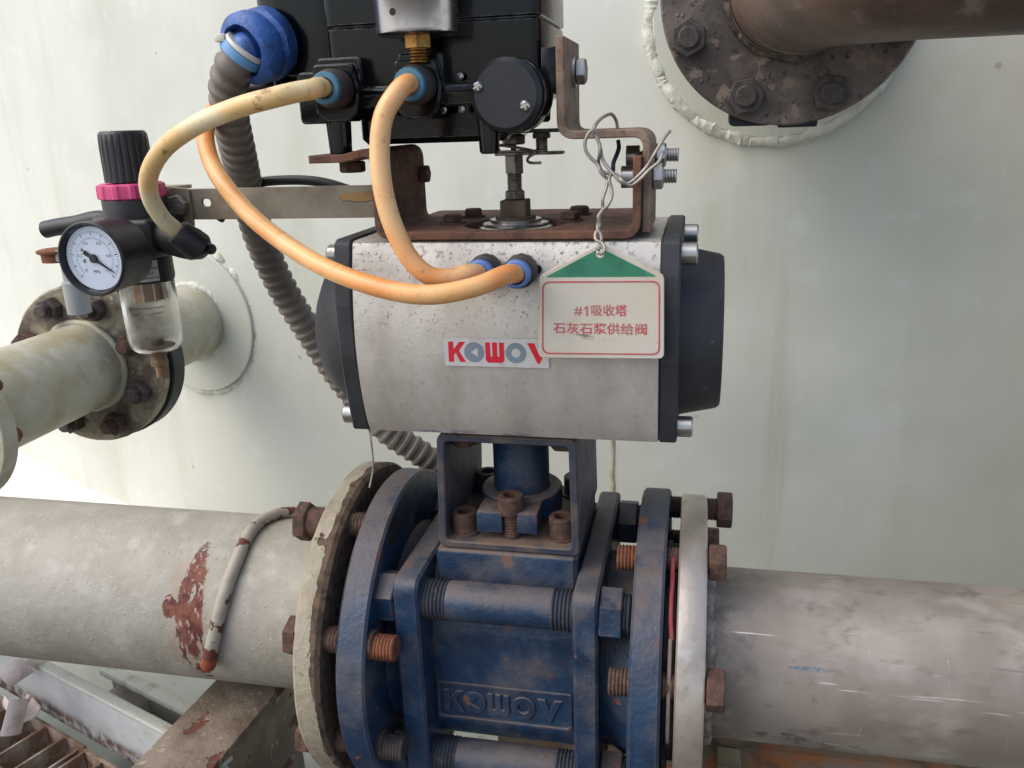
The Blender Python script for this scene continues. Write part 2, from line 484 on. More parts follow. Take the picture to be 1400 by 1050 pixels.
ORANGEPLUG = plain('orange_primer', lin(134, 70, 40), 0.7, c2=lin(120, 56, 32), s=0.25)
FILTER = plain('filter_element', lin(176, 138, 98), 0.75)
SLUDGE = plain('sludge', lin(96, 84, 66), 0.8)
NAVY = plain('navy_rubber', lin(24, 32, 48), 0.5)

m = Mat('tag_white', lin(200, 192, 174), 0.42)
m.vary(lin(188, 176, 154), 0.03, 0.4, 0.7, 0.6).vary(lin(196, 194, 188), 0.05, 0.5, 0.7, 0.5)
sc_ = m.math('MULTIPLY', m.ramp(m.noise(0.25, 7, (0.2, 1, 1.4)), 0.58, 0.64), m.blob((0, 0, -15.5), (34, 30, 3.6), 0.45, 0.08))
m.layer(lin(104, 92, 82), sc_, 0.8)
m.layer(lin(104, 88, 72), m.math('MULTIPLY', m.edge(0.8, 0.03, 0.2), m.ramp(m.noise(0.15, 5), 0.52, 0.64)), 0.6)
TAGW = m.done()
m = Mat('tag_green', lin(46, 122, 92), 0.42)
m.vary(lin(66, 136, 108), 0.06, 0.4, 0.7, 0.7).vary(lin(34, 92, 70), 0.09, 0.55, 0.7, 0.5)
TAGG = m.done()
m = Mat('tag_red_ink', lin(186, 74, 82), 0.5)
m.vary(lin(168, 116, 110), 0.1, 0.42, 0.62, 0.8)
TAGR = m.done()

m = Mat('clear_bowl', (0.93, 0.94, 0.93, 1), 0.06)
m.vary((0.9, 0.89, 0.86, 1), 0.06, 0.3, 0.7, 0.9, rough=0.32)
BOWL = m.done()
BOWL.node_tree.nodes['Principled BSDF'].inputs['Transmission Weight'].default_value = 1.0
BOWL.node_tree.nodes['Principled BSDF'].inputs['IOR'].default_value = 1.4
m = Mat('gauge_glass', (0.97, 0.98, 0.98, 1), 0.03)
GLASS = m.done()
GLASS.node_tree.nodes['Principled BSDF'].inputs['Transmission Weight'].default_value = 1.0
GLASS.node_tree.nodes['Principled BSDF'].inputs['IOR'].default_value = 1.05

m = Mat('white_floor', lin(228, 228, 222), 0.6)
m.vary(lin(214, 212, 204), 0.01, 0.4, 0.7, 0.6)
m.bump(m.noise(0.05, 4), 0.6)
FLOOR = m.done()
m = Mat('floor_shade_plate_grey', lin(164, 168, 158), 0.6)  # darker copy of the floor with shade in its colour; also a bracket plate
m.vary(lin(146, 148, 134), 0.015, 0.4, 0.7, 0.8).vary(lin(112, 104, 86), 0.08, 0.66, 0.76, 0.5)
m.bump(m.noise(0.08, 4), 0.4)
SHADEPLATE = m.done()

m = Mat('white_angle_paint', lin(196, 198, 198), 0.5)
m.vary(lin(176, 178, 174), 0.03, 0.4, 0.65, 0.7).vary(lin(150, 138, 118), 0.1, 0.62, 0.74, 0.6, detail=6)
rb = m.math('MULTIPLY', m.math('SUBTRACT', 1.0, m.axis(2, 2, 13)), m.ramp(m.noise(0.1, 6), 0.3, 0.6))
m.layer(lin(92, 58, 40), rb, 0.95, 0.9)
m.bump(m.noise(0.2, 4), 0.5)
ANGLE = m.done()

m = Mat('support_rust', lin(124, 112, 96), 0.7)
m.vary(lin(96, 82, 68), 0.03, 0.4, 0.62, 0.9, detail=6)
chip = m.ramp(m.noise(0.035, 5), 0.56, 0.6)
m.layer(lin(92, 50, 38), chip, 0.95, 0.9).vary(lin(152, 142, 128), 0.12, 0.62, 0.7, 0.8)
m.bump(chip, -0.6).bump(m.noise(0.2, 5), 1.2)
SUPPORT = m.done()

m = Mat('grating_steel', lin(158, 142, 126), 0.6)
m.vary(lin(122, 92, 70), 0.06, 0.4, 0.6, 0.9, detail=5).vary(lin(178, 174, 168), 0.1, 0.58, 0.7, 0.7)
GRATE = m.done()
m = Mat('peeling_paint', lin(222, 208, 202), 0.6)
m.vary(lin(190, 170, 162), 0.08, 0.45, 0.7, 0.7)
PEEL = m.done()
m = Mat('rusty_beam', lin(126, 108, 90), 0.75)
m.vary(lin(150, 92, 48), 0.03, 0.46, 0.6, 0.95, detail=5).vary(lin(86, 70, 58), 0.05, 0.5, 0.68, 0.8, detail=6)
m.bump(m.noise(0.2, 4), 0.6)
RBEAM = m.done()
m = Mat('olive_bracket', lin(146, 136, 104), 0.6)
m.vary(lin(122, 110, 84), 0.06, 0.4, 0.65, 0.8)
OLIVE = m.done()

# ------------------------------------------------------------------ geometry helpers (millimetres)
def frame(axis, spin=0.0):
    w = V(axis).normalized()
    a = V((0, 0, 1)) if abs(w.z) < 0.9 else V((1, 0, 0))
    u = a.cross(w).normalized()
    v = w.cross(u)
    c, s = math.cos(spin), math.sin(spin)
    return u * c + v * s, v * c - u * s, w


def smooth_path(pts, n=10):
    pts = [V(p) for p in pts]
    out = []
    P = [2 * pts[0] - pts[1]] + pts + [2 * pts[-1] - pts[-2]]
    for i in range(1, len(P) - 2):
        p0, p1, p2, p3 = P[i - 1:i + 3]
        for k in range(n):
            t = k / n
            out.append(0.5 * ((2 * p1) + (p2 - p0) * t + (2 * p0 - 5 * p1 + 4 * p2 - p3) * t * t + (3 * p1 - p0 - 3 * p2 + p3) * t ** 3))
    out.append(pts[-1])
    return out


def resample(path, step):
    out, acc = [path[0]], 0.0
    for a, b in zip(path, path[1:]):
        d = (b - a).length
        while d > 1e-9 and acc + d >= step:
            t = (step - acc) / d
            a = a.lerp(b, t)
            out.append(a.copy())
            d = (b - a).length
            acc = 0.0
        acc += d
    return out


def fillet(pts, r, n=5, closed=False):
    """round the corners of a 2-D polyline"""
    out = []
    N = len(pts)
    for i, p in enumerate(pts):
        rr = r[i] if isinstance(r, (list, tuple)) else r
        if (not closed and i in (0, N - 1)) or rr <= 0:
            out.append(V(p[:2]).to_2d())
            continue
        p = V(p[:2]); a = V(pts[i - 1][:2]); b = V(pts[(i + 1) % N][:2])
        da, db = (a - p), (b - p)
        la, lb = da.length, db.length
        da.normalize(); db.normalize()
        ang = max(1e-3, math.acos(max(-1, min(1, da.dot(db)))))
        t = min(rr / math.tan(ang / 2), la * 0.49, lb * 0.49)
        p1, p2 = p + da * t, p + db * t
        for k in range(n + 1):
            s = k / n
            out.append(p1 * (1 - s) ** 2 + p * 2 * s * (1 - s) + p2 * s ** 2)
    return out


def rrect(x0, y0, x1, y1, r, n=5):
    return fillet([(x0, y0), (x1, y0), (x1, y1), (x0, y1)], r, n, True)


def ngon(cx, cy, r, n, a0=0.0):
    return [V((cx + r * math.cos(a0 + 2 * math.pi * i / n), cy + r * math.sin(a0 + 2 * math.pi * i / n))) for i in range(n)]


class MB:
    def __init__(self):
        self.bm = bmesh.new()

    def box(self, x0, x1, y0, y1, z0, z1, bev=0.0, seg=2, M=None):
        b = bmesh.new()
        bmesh.ops.create_cube(b, size=1.0)
        for v in b.verts:
            v.co = V(((x0 + x1) / 2 + v.co.x * (x1 - x0), (y0 + y1) / 2 + v.co.y * (y1 - y0), (z0 + z1) / 2 + v.co.z * (z1 - z0)))
        if bev > 0:
            bmesh.ops.bevel(b, geom=b.edges[:], offset=bev, segments=seg, profile=0.5, affect='EDGES')
        return self.merge(b, M)

    def merge(self, b, M=None):
        if M is not None:
            b.transform(M)
        me = bpy.data.meshes.new('tmp')
        b.to_mesh(me)
        b.free()
        self.bm.from_mesh(me)
        bpy.data.meshes.remove(me)
        return self

    def lathe(self, prof, o, axis, seg=40, spin=0.0, sq=None, wob=None):
        """prof: (radius, height) pairs along the axis; sq: set of indices snapped to a hexagon"""
        u, v, w = frame(axis, spin)
        o = V(o)
        rings = []
        for i, (r, h) in enumerate(prof):
            if r <= 1e-6:
                rings.append([self.bm.verts.new(o + w * h)])
                continue
            ring = []
            for k in range(seg):
                a = 2 * math.pi * k / seg
                rr = r
                if sq and i in sq:
                    ph = (a + math.pi / 6) % (math.pi / 3) - math.pi / 6
                    rr = r * math.cos(math.pi / 6) / math.cos(abs(ph) - 0 if False else ph) if True else r
                    rr = min(rr, r)
                if wob:
                    rr += wob(i, a)
                ring.append(self.bm.verts.new(o + w * h + u * (rr * math.cos(a)) + v * (rr * math.sin(a))))
            rings.append(ring)
        for A, B in zip(rings, rings[1:]):
            if len(A) == 1 and len(B) == 1:
                continue
            for k in range(seg):
                k2 = (k + 1) % seg
                if len(A) == 1:
                    self.bm.faces.new((A[0], B[k], B[k2]))
                elif len(B) == 1:
                    self.bm.faces.new((A[k2], A[k], B[0]))
                else:
                    self.bm.faces.new((A[k], B[k], B[k2], A[k2]))
        return self

    def tube(self, path, r, seg=16, caps=True, closed=False, squash=None):
        n = len(path)
        T = []
        for i in range(n):
            a = path[(i - 1) % n] if (closed or i > 0) else path[i]
            b = path[(i + 1) % n] if (closed or i < n - 1) else path[i]
            T.append((b - a).normalized())
        u = frame(T[0])[0]
        rings = []
        for i in range(n):
            u = (u - T[i] * u.dot(T[i])).normalized()
            v = T[i].cross(u)
            rr = r(i / (n - 1), i) if callable(r) else r
            rings.append([self.bm.verts.new(path[i] + u * rr * math.cos(2 * math.pi * k / seg) + v * rr * math.sin(2 * math.pi * k / seg)) for k in range(seg)])
        pairs = list(zip(rings, rings[1:])) + ([(rings[-1], rings[0])] if closed else [])
        for A, B in pairs:
            for k in range(seg):
                k2 = (k + 1) % seg
                self.bm.faces.new((A[k], A[k2], B[k2], B[k]))
        if caps and not closed:
            self.bm.faces.new(rings[0][::-1])
            self.bm.faces.new(rings[-1])
        return self

    def prism(self, outer, h0, h1, o, u, v, holes=(), bev=0.0):
        """2-D outline (with holes) extruded from h0 to h1 along u x v; small bevel on both rims"""
        o, u, v = V(o), V(u), V(v)
        w = u.cross(v)
        loops = [[V((p[0], p[1])) for p in outer]] + [[V((p[0], p[1])) for p in h] for h in holes]

        def area(l):
            return sum(a.x * b.y - b.x * a.y for a, b in zip(l, l[1:] + l[:1])) / 2
        loops = [l if (area(l) > 0) == (i == 0) else l[::-1] for i, l in enumerate(loops)]

        def inset(l, d):
            res = []
            for i, p in enumerate(l):
                e1 = (p - l[i - 1]); e2 = (l[(i + 1) % len(l)] - p)
                if e1.length < 1e-9 or e2.length < 1e-9:
                    res.append(p.copy()); continue
                n1 = V((-e1.y, e1.x)).normalized(); n2 = V((-e2.y, e2.x)).normalized()
                nn = (n1 + n2)
                if nn.length < 1e-4:
                    nn = n1
                nn.normalize()
                res.append(p + nn * d / max(0.5, nn.dot(n1)))
            return res
        ins = [inset(l, bev) for l in loops] if bev > 0 else loops
        lev = [(h0, ins), (h0 + bev, loops), (h1 - bev, loops), (h1, ins)] if bev > 0 else [(h0, loops), (h1, loops)]
        vs = [[[self.bm.verts.new(o + u * p.x + v * p.y + w * h) for p in l] for l in ls] for h, ls in lev]
        for A, B in zip(vs, vs[1:]):
            for la, lb in zip(A, B):
                for k in range(len(la)):
                    k2 = (k + 1) % len(la)
                    self.bm.faces.new((la[k], la[k2], lb[k2], lb[k]))
        tris = tessellate_polygon([[p.to_3d() for p in l] for l in ins])
        bot = [x for l in vs[0] for x in l]
        top = [x for l in vs[-1] for x in l]
        flat = [p for l in ins for p in l]
        for t in tris:
            a, b, c = (flat[i] for i in t)
            ar = (b - a).cross(c - a) if hasattr(a, 'cross') else 0
            if abs(ar) < 1e-10:
                continue
            tt = t if ar > 0 else (t[0], t[2], t[1])
            for pool, q in ((top, tt), (bot, tt[::-1])):
                try:
                    self.bm.faces.new([pool[i] for i in q])
                except ValueError:
                    pass
        return self

    def strip(self, pts, t, s0, s1, o, u, v, r=6.0, bev=0.5):
        """a bent flat bar: centre line pts (2-D, u/v), thickness t, width s0..s1 along u x v"""
        c = fillet(pts, r, 6)
        L, Rr = [], []
        for i, p in enumerate(c):
            a = c[max(0, i - 1)]; b = c[min(len(c) - 1, i + 1)]
            d = (b - a).normalized()
            n = V((-d.y, d.x)) * t / 2
            L.append(p + n); Rr.append(p - n)
        return self.prism(L + Rr[::-1], s0, s1, o, u, v, bev=bev)

    def thread(self, r, o, axis, h0, h1, pitch=2.0, depth=0.7, seg=24):
        n = max(2, int((h1 - h0) / pitch))
        p = (h1 - h0) / n
        prof = [(0, h0), (r - depth, h0)]
        for i in range(n):
            z = h0 + i * p
            prof += [(r, z + p * 0.4), (r, z + p * 0.6), (r - depth, z + p)]
        prof += [(0, h1)]
        return self.lathe(prof, o, axis, seg)

    def hexa(self, r, h0, h1, o, axis, spin=0.0, ch=0.8):
        """hexagonal prism with chamfered corners (r = across corners / 2)"""
        u, v, w = frame(axis, spin)
        self.prism(ngon(0, 0, r, 6), h0, h1, o, u, v, bev=min(ch, (h1 - h0) * 0.2))
        return self

    def xform(self, M):
        self.bm.transform(M)
        return self

    def jitter(self, amp, scale):
        for v in self.bm.verts:
            n = noise.noise_vector(v.co * scale)
            v.co += n * amp
        return self


ORIGIN = {}

def finish_mesh(mb, name, mat, o, angle=38):
    bm = mb.bm
    bmesh.ops.recalc_face_normals(bm, faces=bm.faces[:])
    bm.transform(Matrix.Scale(MM, 4) @ Matrix.Translation(-V(o)))
    me = bpy.data.meshes.new(name)
    bm.to_mesh(me)
    bm.free()
    me.shade_smooth()
    me.set_sharp_from_angle(angle=math.radians(angle))
    me.materials.append(mat)
    return me


def thing(name, label, cat, loc, group=None):
    o = bpy.data.objects.new(name, None)
    o.empty_display_size = 0.01
    COL.objects.link(o)
    o.location = V(loc) * MM
    o['label'] = label
    o['category'] = cat
    if group:
        o['group'] = group
    ORIGIN[o] = V(loc)
    return o


def part(name, mb, mat, parent, label=None, angle=38):
    me = finish_mesh(mb, name, mat, ORIGIN[parent], angle)
    o = bpy.data.objects.new(name, me)
    COL.objects.link(o)
    o.parent = parent
    ORIGIN[o] = ORIGIN[parent]
    if label:
        o['label'] = label
    return o


def solo(name, mb, mat, loc, label, cat, group=None, angle=38):
    o = bpy.data.objects.new(name, finish_mesh(mb, name, mat, loc, angle))
    COL.objects.link(o)
    o.location = V(loc) * MM
    ORIGIN[o] = V(loc)
    o['label'] = label
    o['category'] = cat
    if group:
        o['group'] = group
    return o


def structure(name, mb, mat, loc=(0, 0, 0)):
    o = bpy.data.objects.new(name, finish_mesh(mb, name, mat, loc))
    COL.objects.link(o)
    o.location = V(loc) * MM
    o['kind'] = 'structure'
    return o


CACHE = {}

def place(name, key, make, mat, parent, pos, axis, spin=0.0, label=None):
    """a repeated part: mesh made once round +Z at the origin, shared by every copy"""
    k = (key, mat.name)
    if k not in CACHE:
        mb = MB()
        make(mb)
        CACHE[k] = finish_mesh(mb, name, mat, (0, 0, 0))
    o = bpy.data.objects.new(name, CACHE[k])
    COL.objects.link(o)
    o.parent = parent
    u, v, w = frame(axis, spin)
    R = Matrix((u, v, w)).transposed().to_4x4()
    o.matrix_local = Matrix.Translation((V(pos) - ORIGIN[parent]) * MM) @ R
    ORIGIN[o] = None
    if label:
        o['label'] = label
    return o


def hex_bolt(r, h, sr, sl, collar=0.0):
    def f(mb):
        mb.hexa(r, 0.0, h, (0, 0, 0), (0, 0, 1))
        if collar:
            mb.lathe([(0, 0), (r * 0.74, 0), (r * 0.74, -collar), (0, -collar)], (0, 0, 0), (0, 0, 1), 24)
        mb.thread(sr, (0, 0, 0), (0, 0, 1), -sl, -0.1)
    return f


def socket_bolt(r, h, washer=0.0):
    def f(mb):
        ri = r * 0.56
        prof = [(0, h * 0.35), (ri, h * 0.35), (ri, h - 0.4), (ri + 0.5, h), (r - 0.8, h), (r, h - 0.8), (r, 0.0)]
        if washer:
            prof += [(r + washer, 0.0), (r + washer, -1.6), (0, -1.6)]
        else:
            prof += [(0, 0)]
        mb.lathe(prof, (0, 0, 0), (0, 0, 1), 30)
    return f


def nut(r, h, sr, proud):
    def f(mb):
        mb.hexa(r, 0.0, h, (0, 0, 0), (0, 0, 1))
        if proud:
            mb.lathe([(0, 0), (sr, h - 0.1), (sr, h + proud - 1), (sr - 1, h + proud), (0, h + proud)], (0, 0, 0), (0, 0, 1), 20)
    return f


def ring_bead(c, axis, R, r, amp=0.35, pitch=7.0, squash=1.0, a0=0.0, a1=2 * math.pi, seed=0):
    """lumpy weld bead round a circle"""
    u, v, w = frame(axis)
    n = int(R * abs(a1 - a0) / 2.2)
    full = abs(abs(a1 - a0) - 2 * math.pi) < 1e-3
    path = []
    for i in range(n if full else n + 1):
        a = a0 + (a1 - a0) * i / n
        q = V(c) + u * R * math.cos(a) + v * R * math.sin(a)
        q += noise.noise_vector(q * 0.06 + V((seed, 0, 0))) * r * 0.35
        path.append(q)
    def rad(t, i):
        s = R * (a1 - a0) * i / n
        q = path[i]
        return r * (1 + amp * 0.25 * math.sin(s * 2 * math.pi / pitch + 6 * noise.noise(q * 0.05)) + amp * 0.4 * noise.noise(q * 0.05 + V((seed, 3, 1))))
    mb = MB()
    mb.tube(path, rad, 16, closed=full)
    for v in mb.bm.verts:
        v.co += noise.noise_vector(v.co * 0.22 + V((seed, 0, 0))) * r * 0.18 * (amp / 0.2) + noise.noise_vector(v.co * 0.6) * r * 0.1
    return mb


def text(body, size, o, u, v, h=0.12, align='CENTER', sx=1.0, bold=0.0):
    cu = bpy.data.curves.new('lettering', 'FONT')
    cu.body = body
    cu.size = size
    cu.align_x = align
    cu.align_y = 'CENTER'
    cu.extrude = h
    cu.offset = bold * size
    cu.resolution_u = 3
    ob = bpy.data.objects.new('lettering', cu)
    COL.objects.link(ob)
    dg = bpy.context.evaluated_depsgraph_get()
    me = bpy.data.meshes.new_from_object(ob.evaluated_get(dg))
    bpy.data.objects.remove(ob)
    bpy.data.curves.remove(cu)
    mb = MB()
    mb.bm.from_mesh(me)
    bpy.data.meshes.remove(me)
    u, v = V(u), V(v)
    w = u.cross(v)
    M = Matrix((u * sx, v, w)).transposed().to_4x4()
    M.translation = V(o)
    mb.bm.transform(M)
    return mb


def letters(mb_of, o, u, v, s, h0, h1, bev=0.0):
    """the K O W O V word mark: mb_of(kind) returns the MB for 'red' or 'grey' strokes; s = letter height"""
    W = [
        ('red', [[(0, 0), (.26, 0), (.26, .34), (.36, .46), (.56, 0), (.86, 0), (.52, .56), (.86, 1), (.56, 1), (.26, .62), (.26, 1), (0, 1)]]),
        ('grey', [ngon(1.28, .5, .5, 32), [(1.10, .5), (1.44, .72), (1.44, .28)]]),
        ('red', [fillet([(1.83, 1), (1.83, .12), (1.95, 0), (2.62, 0), (2.74, .12), (2.74, 1), (2.5, 1), (2.5, .3), (2.405, .3), (2.405, 1), (2.165, 1), (2.165, .3), (2.07, .3), (2.07, 1)], 0.02, 2, True)]),
        ('grey', [ngon(3.31, .5, .5, 32), ngon(3.31, .5, .22, 24)]),
        ('red', [[(3.86, 1), (4.34, 0), (4.44, 0), (4.9, 1), (4.56, 1), (4.39, .5), (4.2, 1)]]),
    ]
    for kind, loops in W:
        L = [[(p[0] * s, p[1] * s) for p in l] for l in loops]
        mb_of(kind).prism(L[0], h0, h1, o, u, v, holes=L[1:], bev=bev)


X, Y, Z = V((1, 0, 0)), V((0, 1, 0)), V((0, 0, 1))

# ------------------------------------------------------------------ ground and tank
FZ = -218.0
mb = MB()
mb.box(-60000, 60000, -60000, 60000, FZ - 40, FZ)
structure('ground', mb, FLOOR)

TR, TCX, TCY = 2300.0, 150.0, 2677.0
def on_tank(x, z, out=0.0):
    dy = math.sqrt(TR * TR - (x - TCX) ** 2)
    p = V((x, TCY - dy, z))
    n = V((x - TCX, -dy, 0)).normalized()
    return p + n * out, n

mb = MB()   # low added sheet, darker to paint in the floor's shade under the pipe
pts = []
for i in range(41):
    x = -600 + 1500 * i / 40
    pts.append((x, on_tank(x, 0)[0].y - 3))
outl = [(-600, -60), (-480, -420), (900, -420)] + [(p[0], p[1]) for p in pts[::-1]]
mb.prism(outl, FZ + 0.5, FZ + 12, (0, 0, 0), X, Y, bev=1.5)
structure('floor_shade_sheet', mb, SHADEPLATE)

m = Mat('unseen_walkway_steel', lin(74, 68, 63), 0.75)
m.vary(lin(96, 84, 74), 0.02, 0.4, 0.65, 0.8).vary(lin(50, 44, 40), 0.1, 0.5, 0.7, 0.7)
WALK = m.done()
mb = MB(); mb.box(-2600, 2600, -3000, -62, FZ + 13, FZ + 22, 1.0)  # unseen walkway plate, added dark to cut floor bounce and darken reflections
structure('unseen_walkway', mb, WALK)

tank = thing('storage_tank', 'large pale grey green painted steel tank wall behind the valve', 'tank', (TCX, TCY, FZ))
mb = MB()
mb.lathe([(0, FZ), (TR, FZ), (TR, 2400), (TR - 60, 2460), (0, 2600)], (TCX, TCY, 0), Z, 360)
shell = part('tank_shell', mb, TANK, tank, angle=60)

def pad(cx, cz, R, rn, name_n, y_end, seedv, thick):
    p, n = on_tank(cx, cz, 0)
    ax = (n * 2 + V((0, -0.9, 0))).normalized()
    mb = MB()
    mb.lathe([(0, -20), (R, -20), (R, thick - 1), (R - 1, thick), (0, thick)], p, ax, 96)
    pd = part('reinforcing_pad', mb, TANK, tank)
    mb = ring_bead(p + ax * -1.0, ax, R + 1.6, 7.2, 0.2, 4.2, seed=seedv)
    part('weld_bead', mb, WELD, pd)
    mb = MB()
    mb.lathe([(rn, -30), (rn, (p.y - y_end))], p, (0, -1, 0), 64)
    nz = part('nozzle', mb, NOZZLE, tank)
    mb = ring_bead(V((cx, p.y - thick - 2, cz)), (0, -1, 0), rn + 1.0, 6.0, 0.2, 4.2, seed=seedv + 5)
    part('weld_bead', mb, WELD, nz)
    return p

LN = V((-504.3, 260, 90.8))         # left branch: centre of its flange
RN = V((176.7, 230, 404.6))         # right branch: centre of its flange
pad(LN.x, LN.z, 92, 45, 'nozzle', 300, 1, 10)
pad(RN.x, RN.z, 109, 58, 'nozzle', 258, 9, 6)
# vertical seam of the shell
path = []
for i in range(150):
    z = FZ + 20 + i * 2.4
    p, n = on_tank(31 + 1.2 * noise.noise(V((z * 0.05, 0, 0))), z, -2.2)
    path.append(p)
mb = MB(); mb.tube(path, lambda t, i: (4.6 - 2.4 * max(0.0, t - 0.75) / 0.25) * (0.8 + 0.2 * noise.noise(path[i] * 0.25)), 8)
part('weld_seam', mb, NOZZLE, tank)
# runs and drops of paint on the shell
mb = MB()
for k in range(26):
    x = random.uniform(-560, 620); z = random.uniform(-180, 420)
    p, n = on_tank(x, z, 0)
    r = random.uniform(0.5, 1.3)
    mb.lathe([(r, -0.2), (r * 0.8, r * 0.4), (0, r * 0.6)], p, n, 8)
o = part('paint_drops', mb, TANK, tank)
o['kind'] = 'stuff'
# the nozzle's own flange at the left branch
def bolt_circle(c, axis, R, phase, n=8):
    u, v, w = frame(axis)
    return [V(c) + u * R * math.cos(phase + 2 * math.pi * i / n) + v * R * math.sin(phase + 2 * math.pi * i / n) for i in range(n)]

mb = MB(); mb.lathe([(45, 0), (85, 0), (86, 1), (86, 19), (85, 20), (45, 20)], (LN.x, 304, LN.z), (0, -1, 0), 72)
nf = part('nozzle_flange', mb, CAP, tank, 'dark flange of the left nozzle')
mb = MB(); mb.lathe([(58, 0), (94, 0), (95, 1), (95, 15), (94, 16), (58, 16)], (RN.x, 272, RN.z), (0, -1, 0), 72)
part('nozzle_flange', mb, TANK, tank, 'pale flange of the upper right nozzle')

# ------------------------------------------------------------------ left branch pipe
br = thing('branch_pipe', 'pale painted branch pipe with grimy bolted flange at the left edge', 'pipe', (LN.x, LN.y, LN.z))
mb = MB(); mb.lathe([(45, -2), (45, 190)], (LN.x, LN.y, LN.z), (0, -1, 0), 64)
bp = part('pipe_body', mb, NOZZLE, br)
part('weld_bead', ring_bead(V((LN.x, LN.y - 2, LN.z)), (0, -1, 0), 46, 3.6, 0.12, 6, seed=3), NOZZLE, bp)
mb = MB(); mb.lathe([(45, -20), (82, -20), (84, -18), (84, -2), (82, 0), (44, 0)], (LN.x, LN.y, LN.z), (0, -1, 0), 80)
mb.jitter(0.7, 0.08)
bf = part('flange', mb, GRIMY, br)
for i, p in enumerate(bolt_circle((LN.x, LN.y, LN.z), (0, -1, 0), 66, math.pi / 8)):
    place('nut', 'nutL', nut(12, 12, 7, 9), BOLTRUST if i % 3 == 0 else NUTDARK, br, p, (0, -1, 0), i * 0.4)
mb = MB(); mb.lathe([(40, 0), (70, 0), (71, 1), (71, 15), (70, 16), (40, 16)], (LN.x, 84, LN.z), (0, -1, 0), 72)
part('flange', mb, NOZZLE, br)
for i, p in enumerate(bolt_circle((LN.x, 84, LN.z), (0, 1, 0), 58, math.pi / 16)):
    place('nut', 'nutN', nut(9, 8, 5.5, 6), ORUST, br, p, (0, 1, 0), i * 0.5)

# small grey cock with a rusty cap behind the gauge
ck = thing('drain_cock', 'small grey threaded cock with rusty round cap behind the pressure gauge', 'valve', (-448, 262, 175))
mb = MB(); mb.lathe([(0, 0), (11, 0), (11, 30), (9, 32), (9, 50), (13, 52), (13, 62), (0, 62)], (-468, 222, 156), Z, 24)
part('cock_body', mb, COCKG, ck)
mb = MB(); mb.lathe([(0, 70), (14, 70), (14, 78), (0, 78)], (-481, 222, 136), Z, 32); mb.lathe([(0, 78), (16, 78), (17.5, 79), (17.5, 81), (14, 82), (0, 83)], (-481, 222, 136), Z, 32)
part('rusty_cap', mb, ORUST, ck)

# ------------------------------------------------------------------ upper right pipe
ur = thing('elbow_pipe', 'rusty brown pipe elbow with bolted flange at the top right corner', 'pipe', (RN.x, RN.y, RN.z))
mb = MB(); mb.lathe([(58, -19), (94, -19), (96, -17), (96, -1.5), (94.5, 0), (44, 0)], (RN.x, RN.y, RN.z), (0, -1, 0), 96)
part('flange', mb, BROWNF, ur)
for i, p in enumerate(bolt_circle((RN.x, RN.y, RN.z), (0, -1, 0), 80, math.pi / 8)):
    place('nut', 'nutR', nut(14, 11, 8, 3), NUTDARK, ur, p, (0, -1, 0), 0.3 + i * 0.7)
path = [V((RN.x, RN.y - t, RN.z)) for t in (-1, 6, 12, 18)]
mb = MB(); mb.tube(path, 46.5, 48, caps=False)
part('neck', mb, NECK, ur)
part('weld_bead', ring_bead(V((RN.x, RN.y - 1, RN.z)), (0, -1, 0), 47, 3.4, 0.4, 6, seed=21), BROWNF, ur)
ER = 78
path = [V((RN.x, RN.y - 18, RN.z))]
for k in range(1, 25):
    a = math.pi / 2 * k / 24
    path.append(V((RN.x + ER * (1 - math.cos(a)), RN.y - 18 - ER * math.sin(a), RN.z)))
path += [path[-1] + V((60 * k, 0, 0)) for k in range(1, 14)]
mb = MB(); mb.tube(path, 46, 56, caps=False)
part('pipe_body', mb, BROWNP, ur)
part('weld_bead', ring_bead(V((RN.x + 4, RN.y - 34, RN.z)), (0.22, -1, 0), 45.6, 2.4, 0.3, 5, seed=31), BROWNF, ur)
mb = MB()
mb.prism(rrect(-30, -8, 4, 10, 6), 0, 6, (RN.x - 12, 256, RN.z - 88), X, Z, bev=1)
mb.prism(rrect(8, -8, 38, 6, 2), 0, 4, (RN.x - 12, 257, RN.z - 90), X, Z, bev=0.6)
part('rubber_flap', mb, NAVY, ur)

# ------------------------------------------------------------------ left main pipe
lp = thing('painted_pipe', 'thick pale painted pipe with chipped red patch, lower left', 'pipe', (0, 0, 0))
mb = MB(); mb.lathe([(57.5, -900), (57.5, -104)], (0, 0, 5), X, 128)
part('pipe_body', mb, PIPE, lp)
mb = MB(); mb.lathe([(50, -105), (100, -105), (102, -103), (102, -91), (100, -88.5), (70, -88), (69, -86), (50, -86)], (0, 0, 2), X, 128)
mb.jitter(0.5, 0.02)
part('flange', mb, WFLANGE, lp)
part('weld_bead', ring_bead(V((-106, 0, 5)), X, 59, 4, 0.3, 8, seed=41), PIPE, lp)
for i, p in enumerate(bolt_circle((-121, 0, 2), (-1, 0, 0), 90, math.pi / 8)):
    if p.y < 0 and p.z > 60:
        place('flange_bolt', 'fbL', hex_bolt(12.5, 8, 8, 42, 12), BOLTRUST, lp, p + X * 5, (-1, 0, 0), 0.2)
    elif not (p.y > 0 and p.z > 60):
        place('flange_bolt', 'fbS', hex_bolt(12.0, 8, 8, 45), BOLTRUST, lp, p + X * 16.5, (-1, 0, 0), 0.2 + i * 0.6)
ub = thing('bent_rod', 'bent round rod hugging the pale painted pipe, with rusty orange lower end', 'rod', (-173, -34.2, 51.2))
path = smooth_path([(-138, 34, 58), (-154.7, 22.3, 61.8), (-165.8, 8.7, 65.4), (-170.9, -12.7, 64.7), (-170.9, -37.4, 53.2), (-173.4, -53, 35.6), (-178.3, -60.8, 13.5), (-183.4, -61.4, -1.8)], 10)
mb = MB(); mb.tube(path, lambda t, i: 3.7 + 0.9 * t, 16)
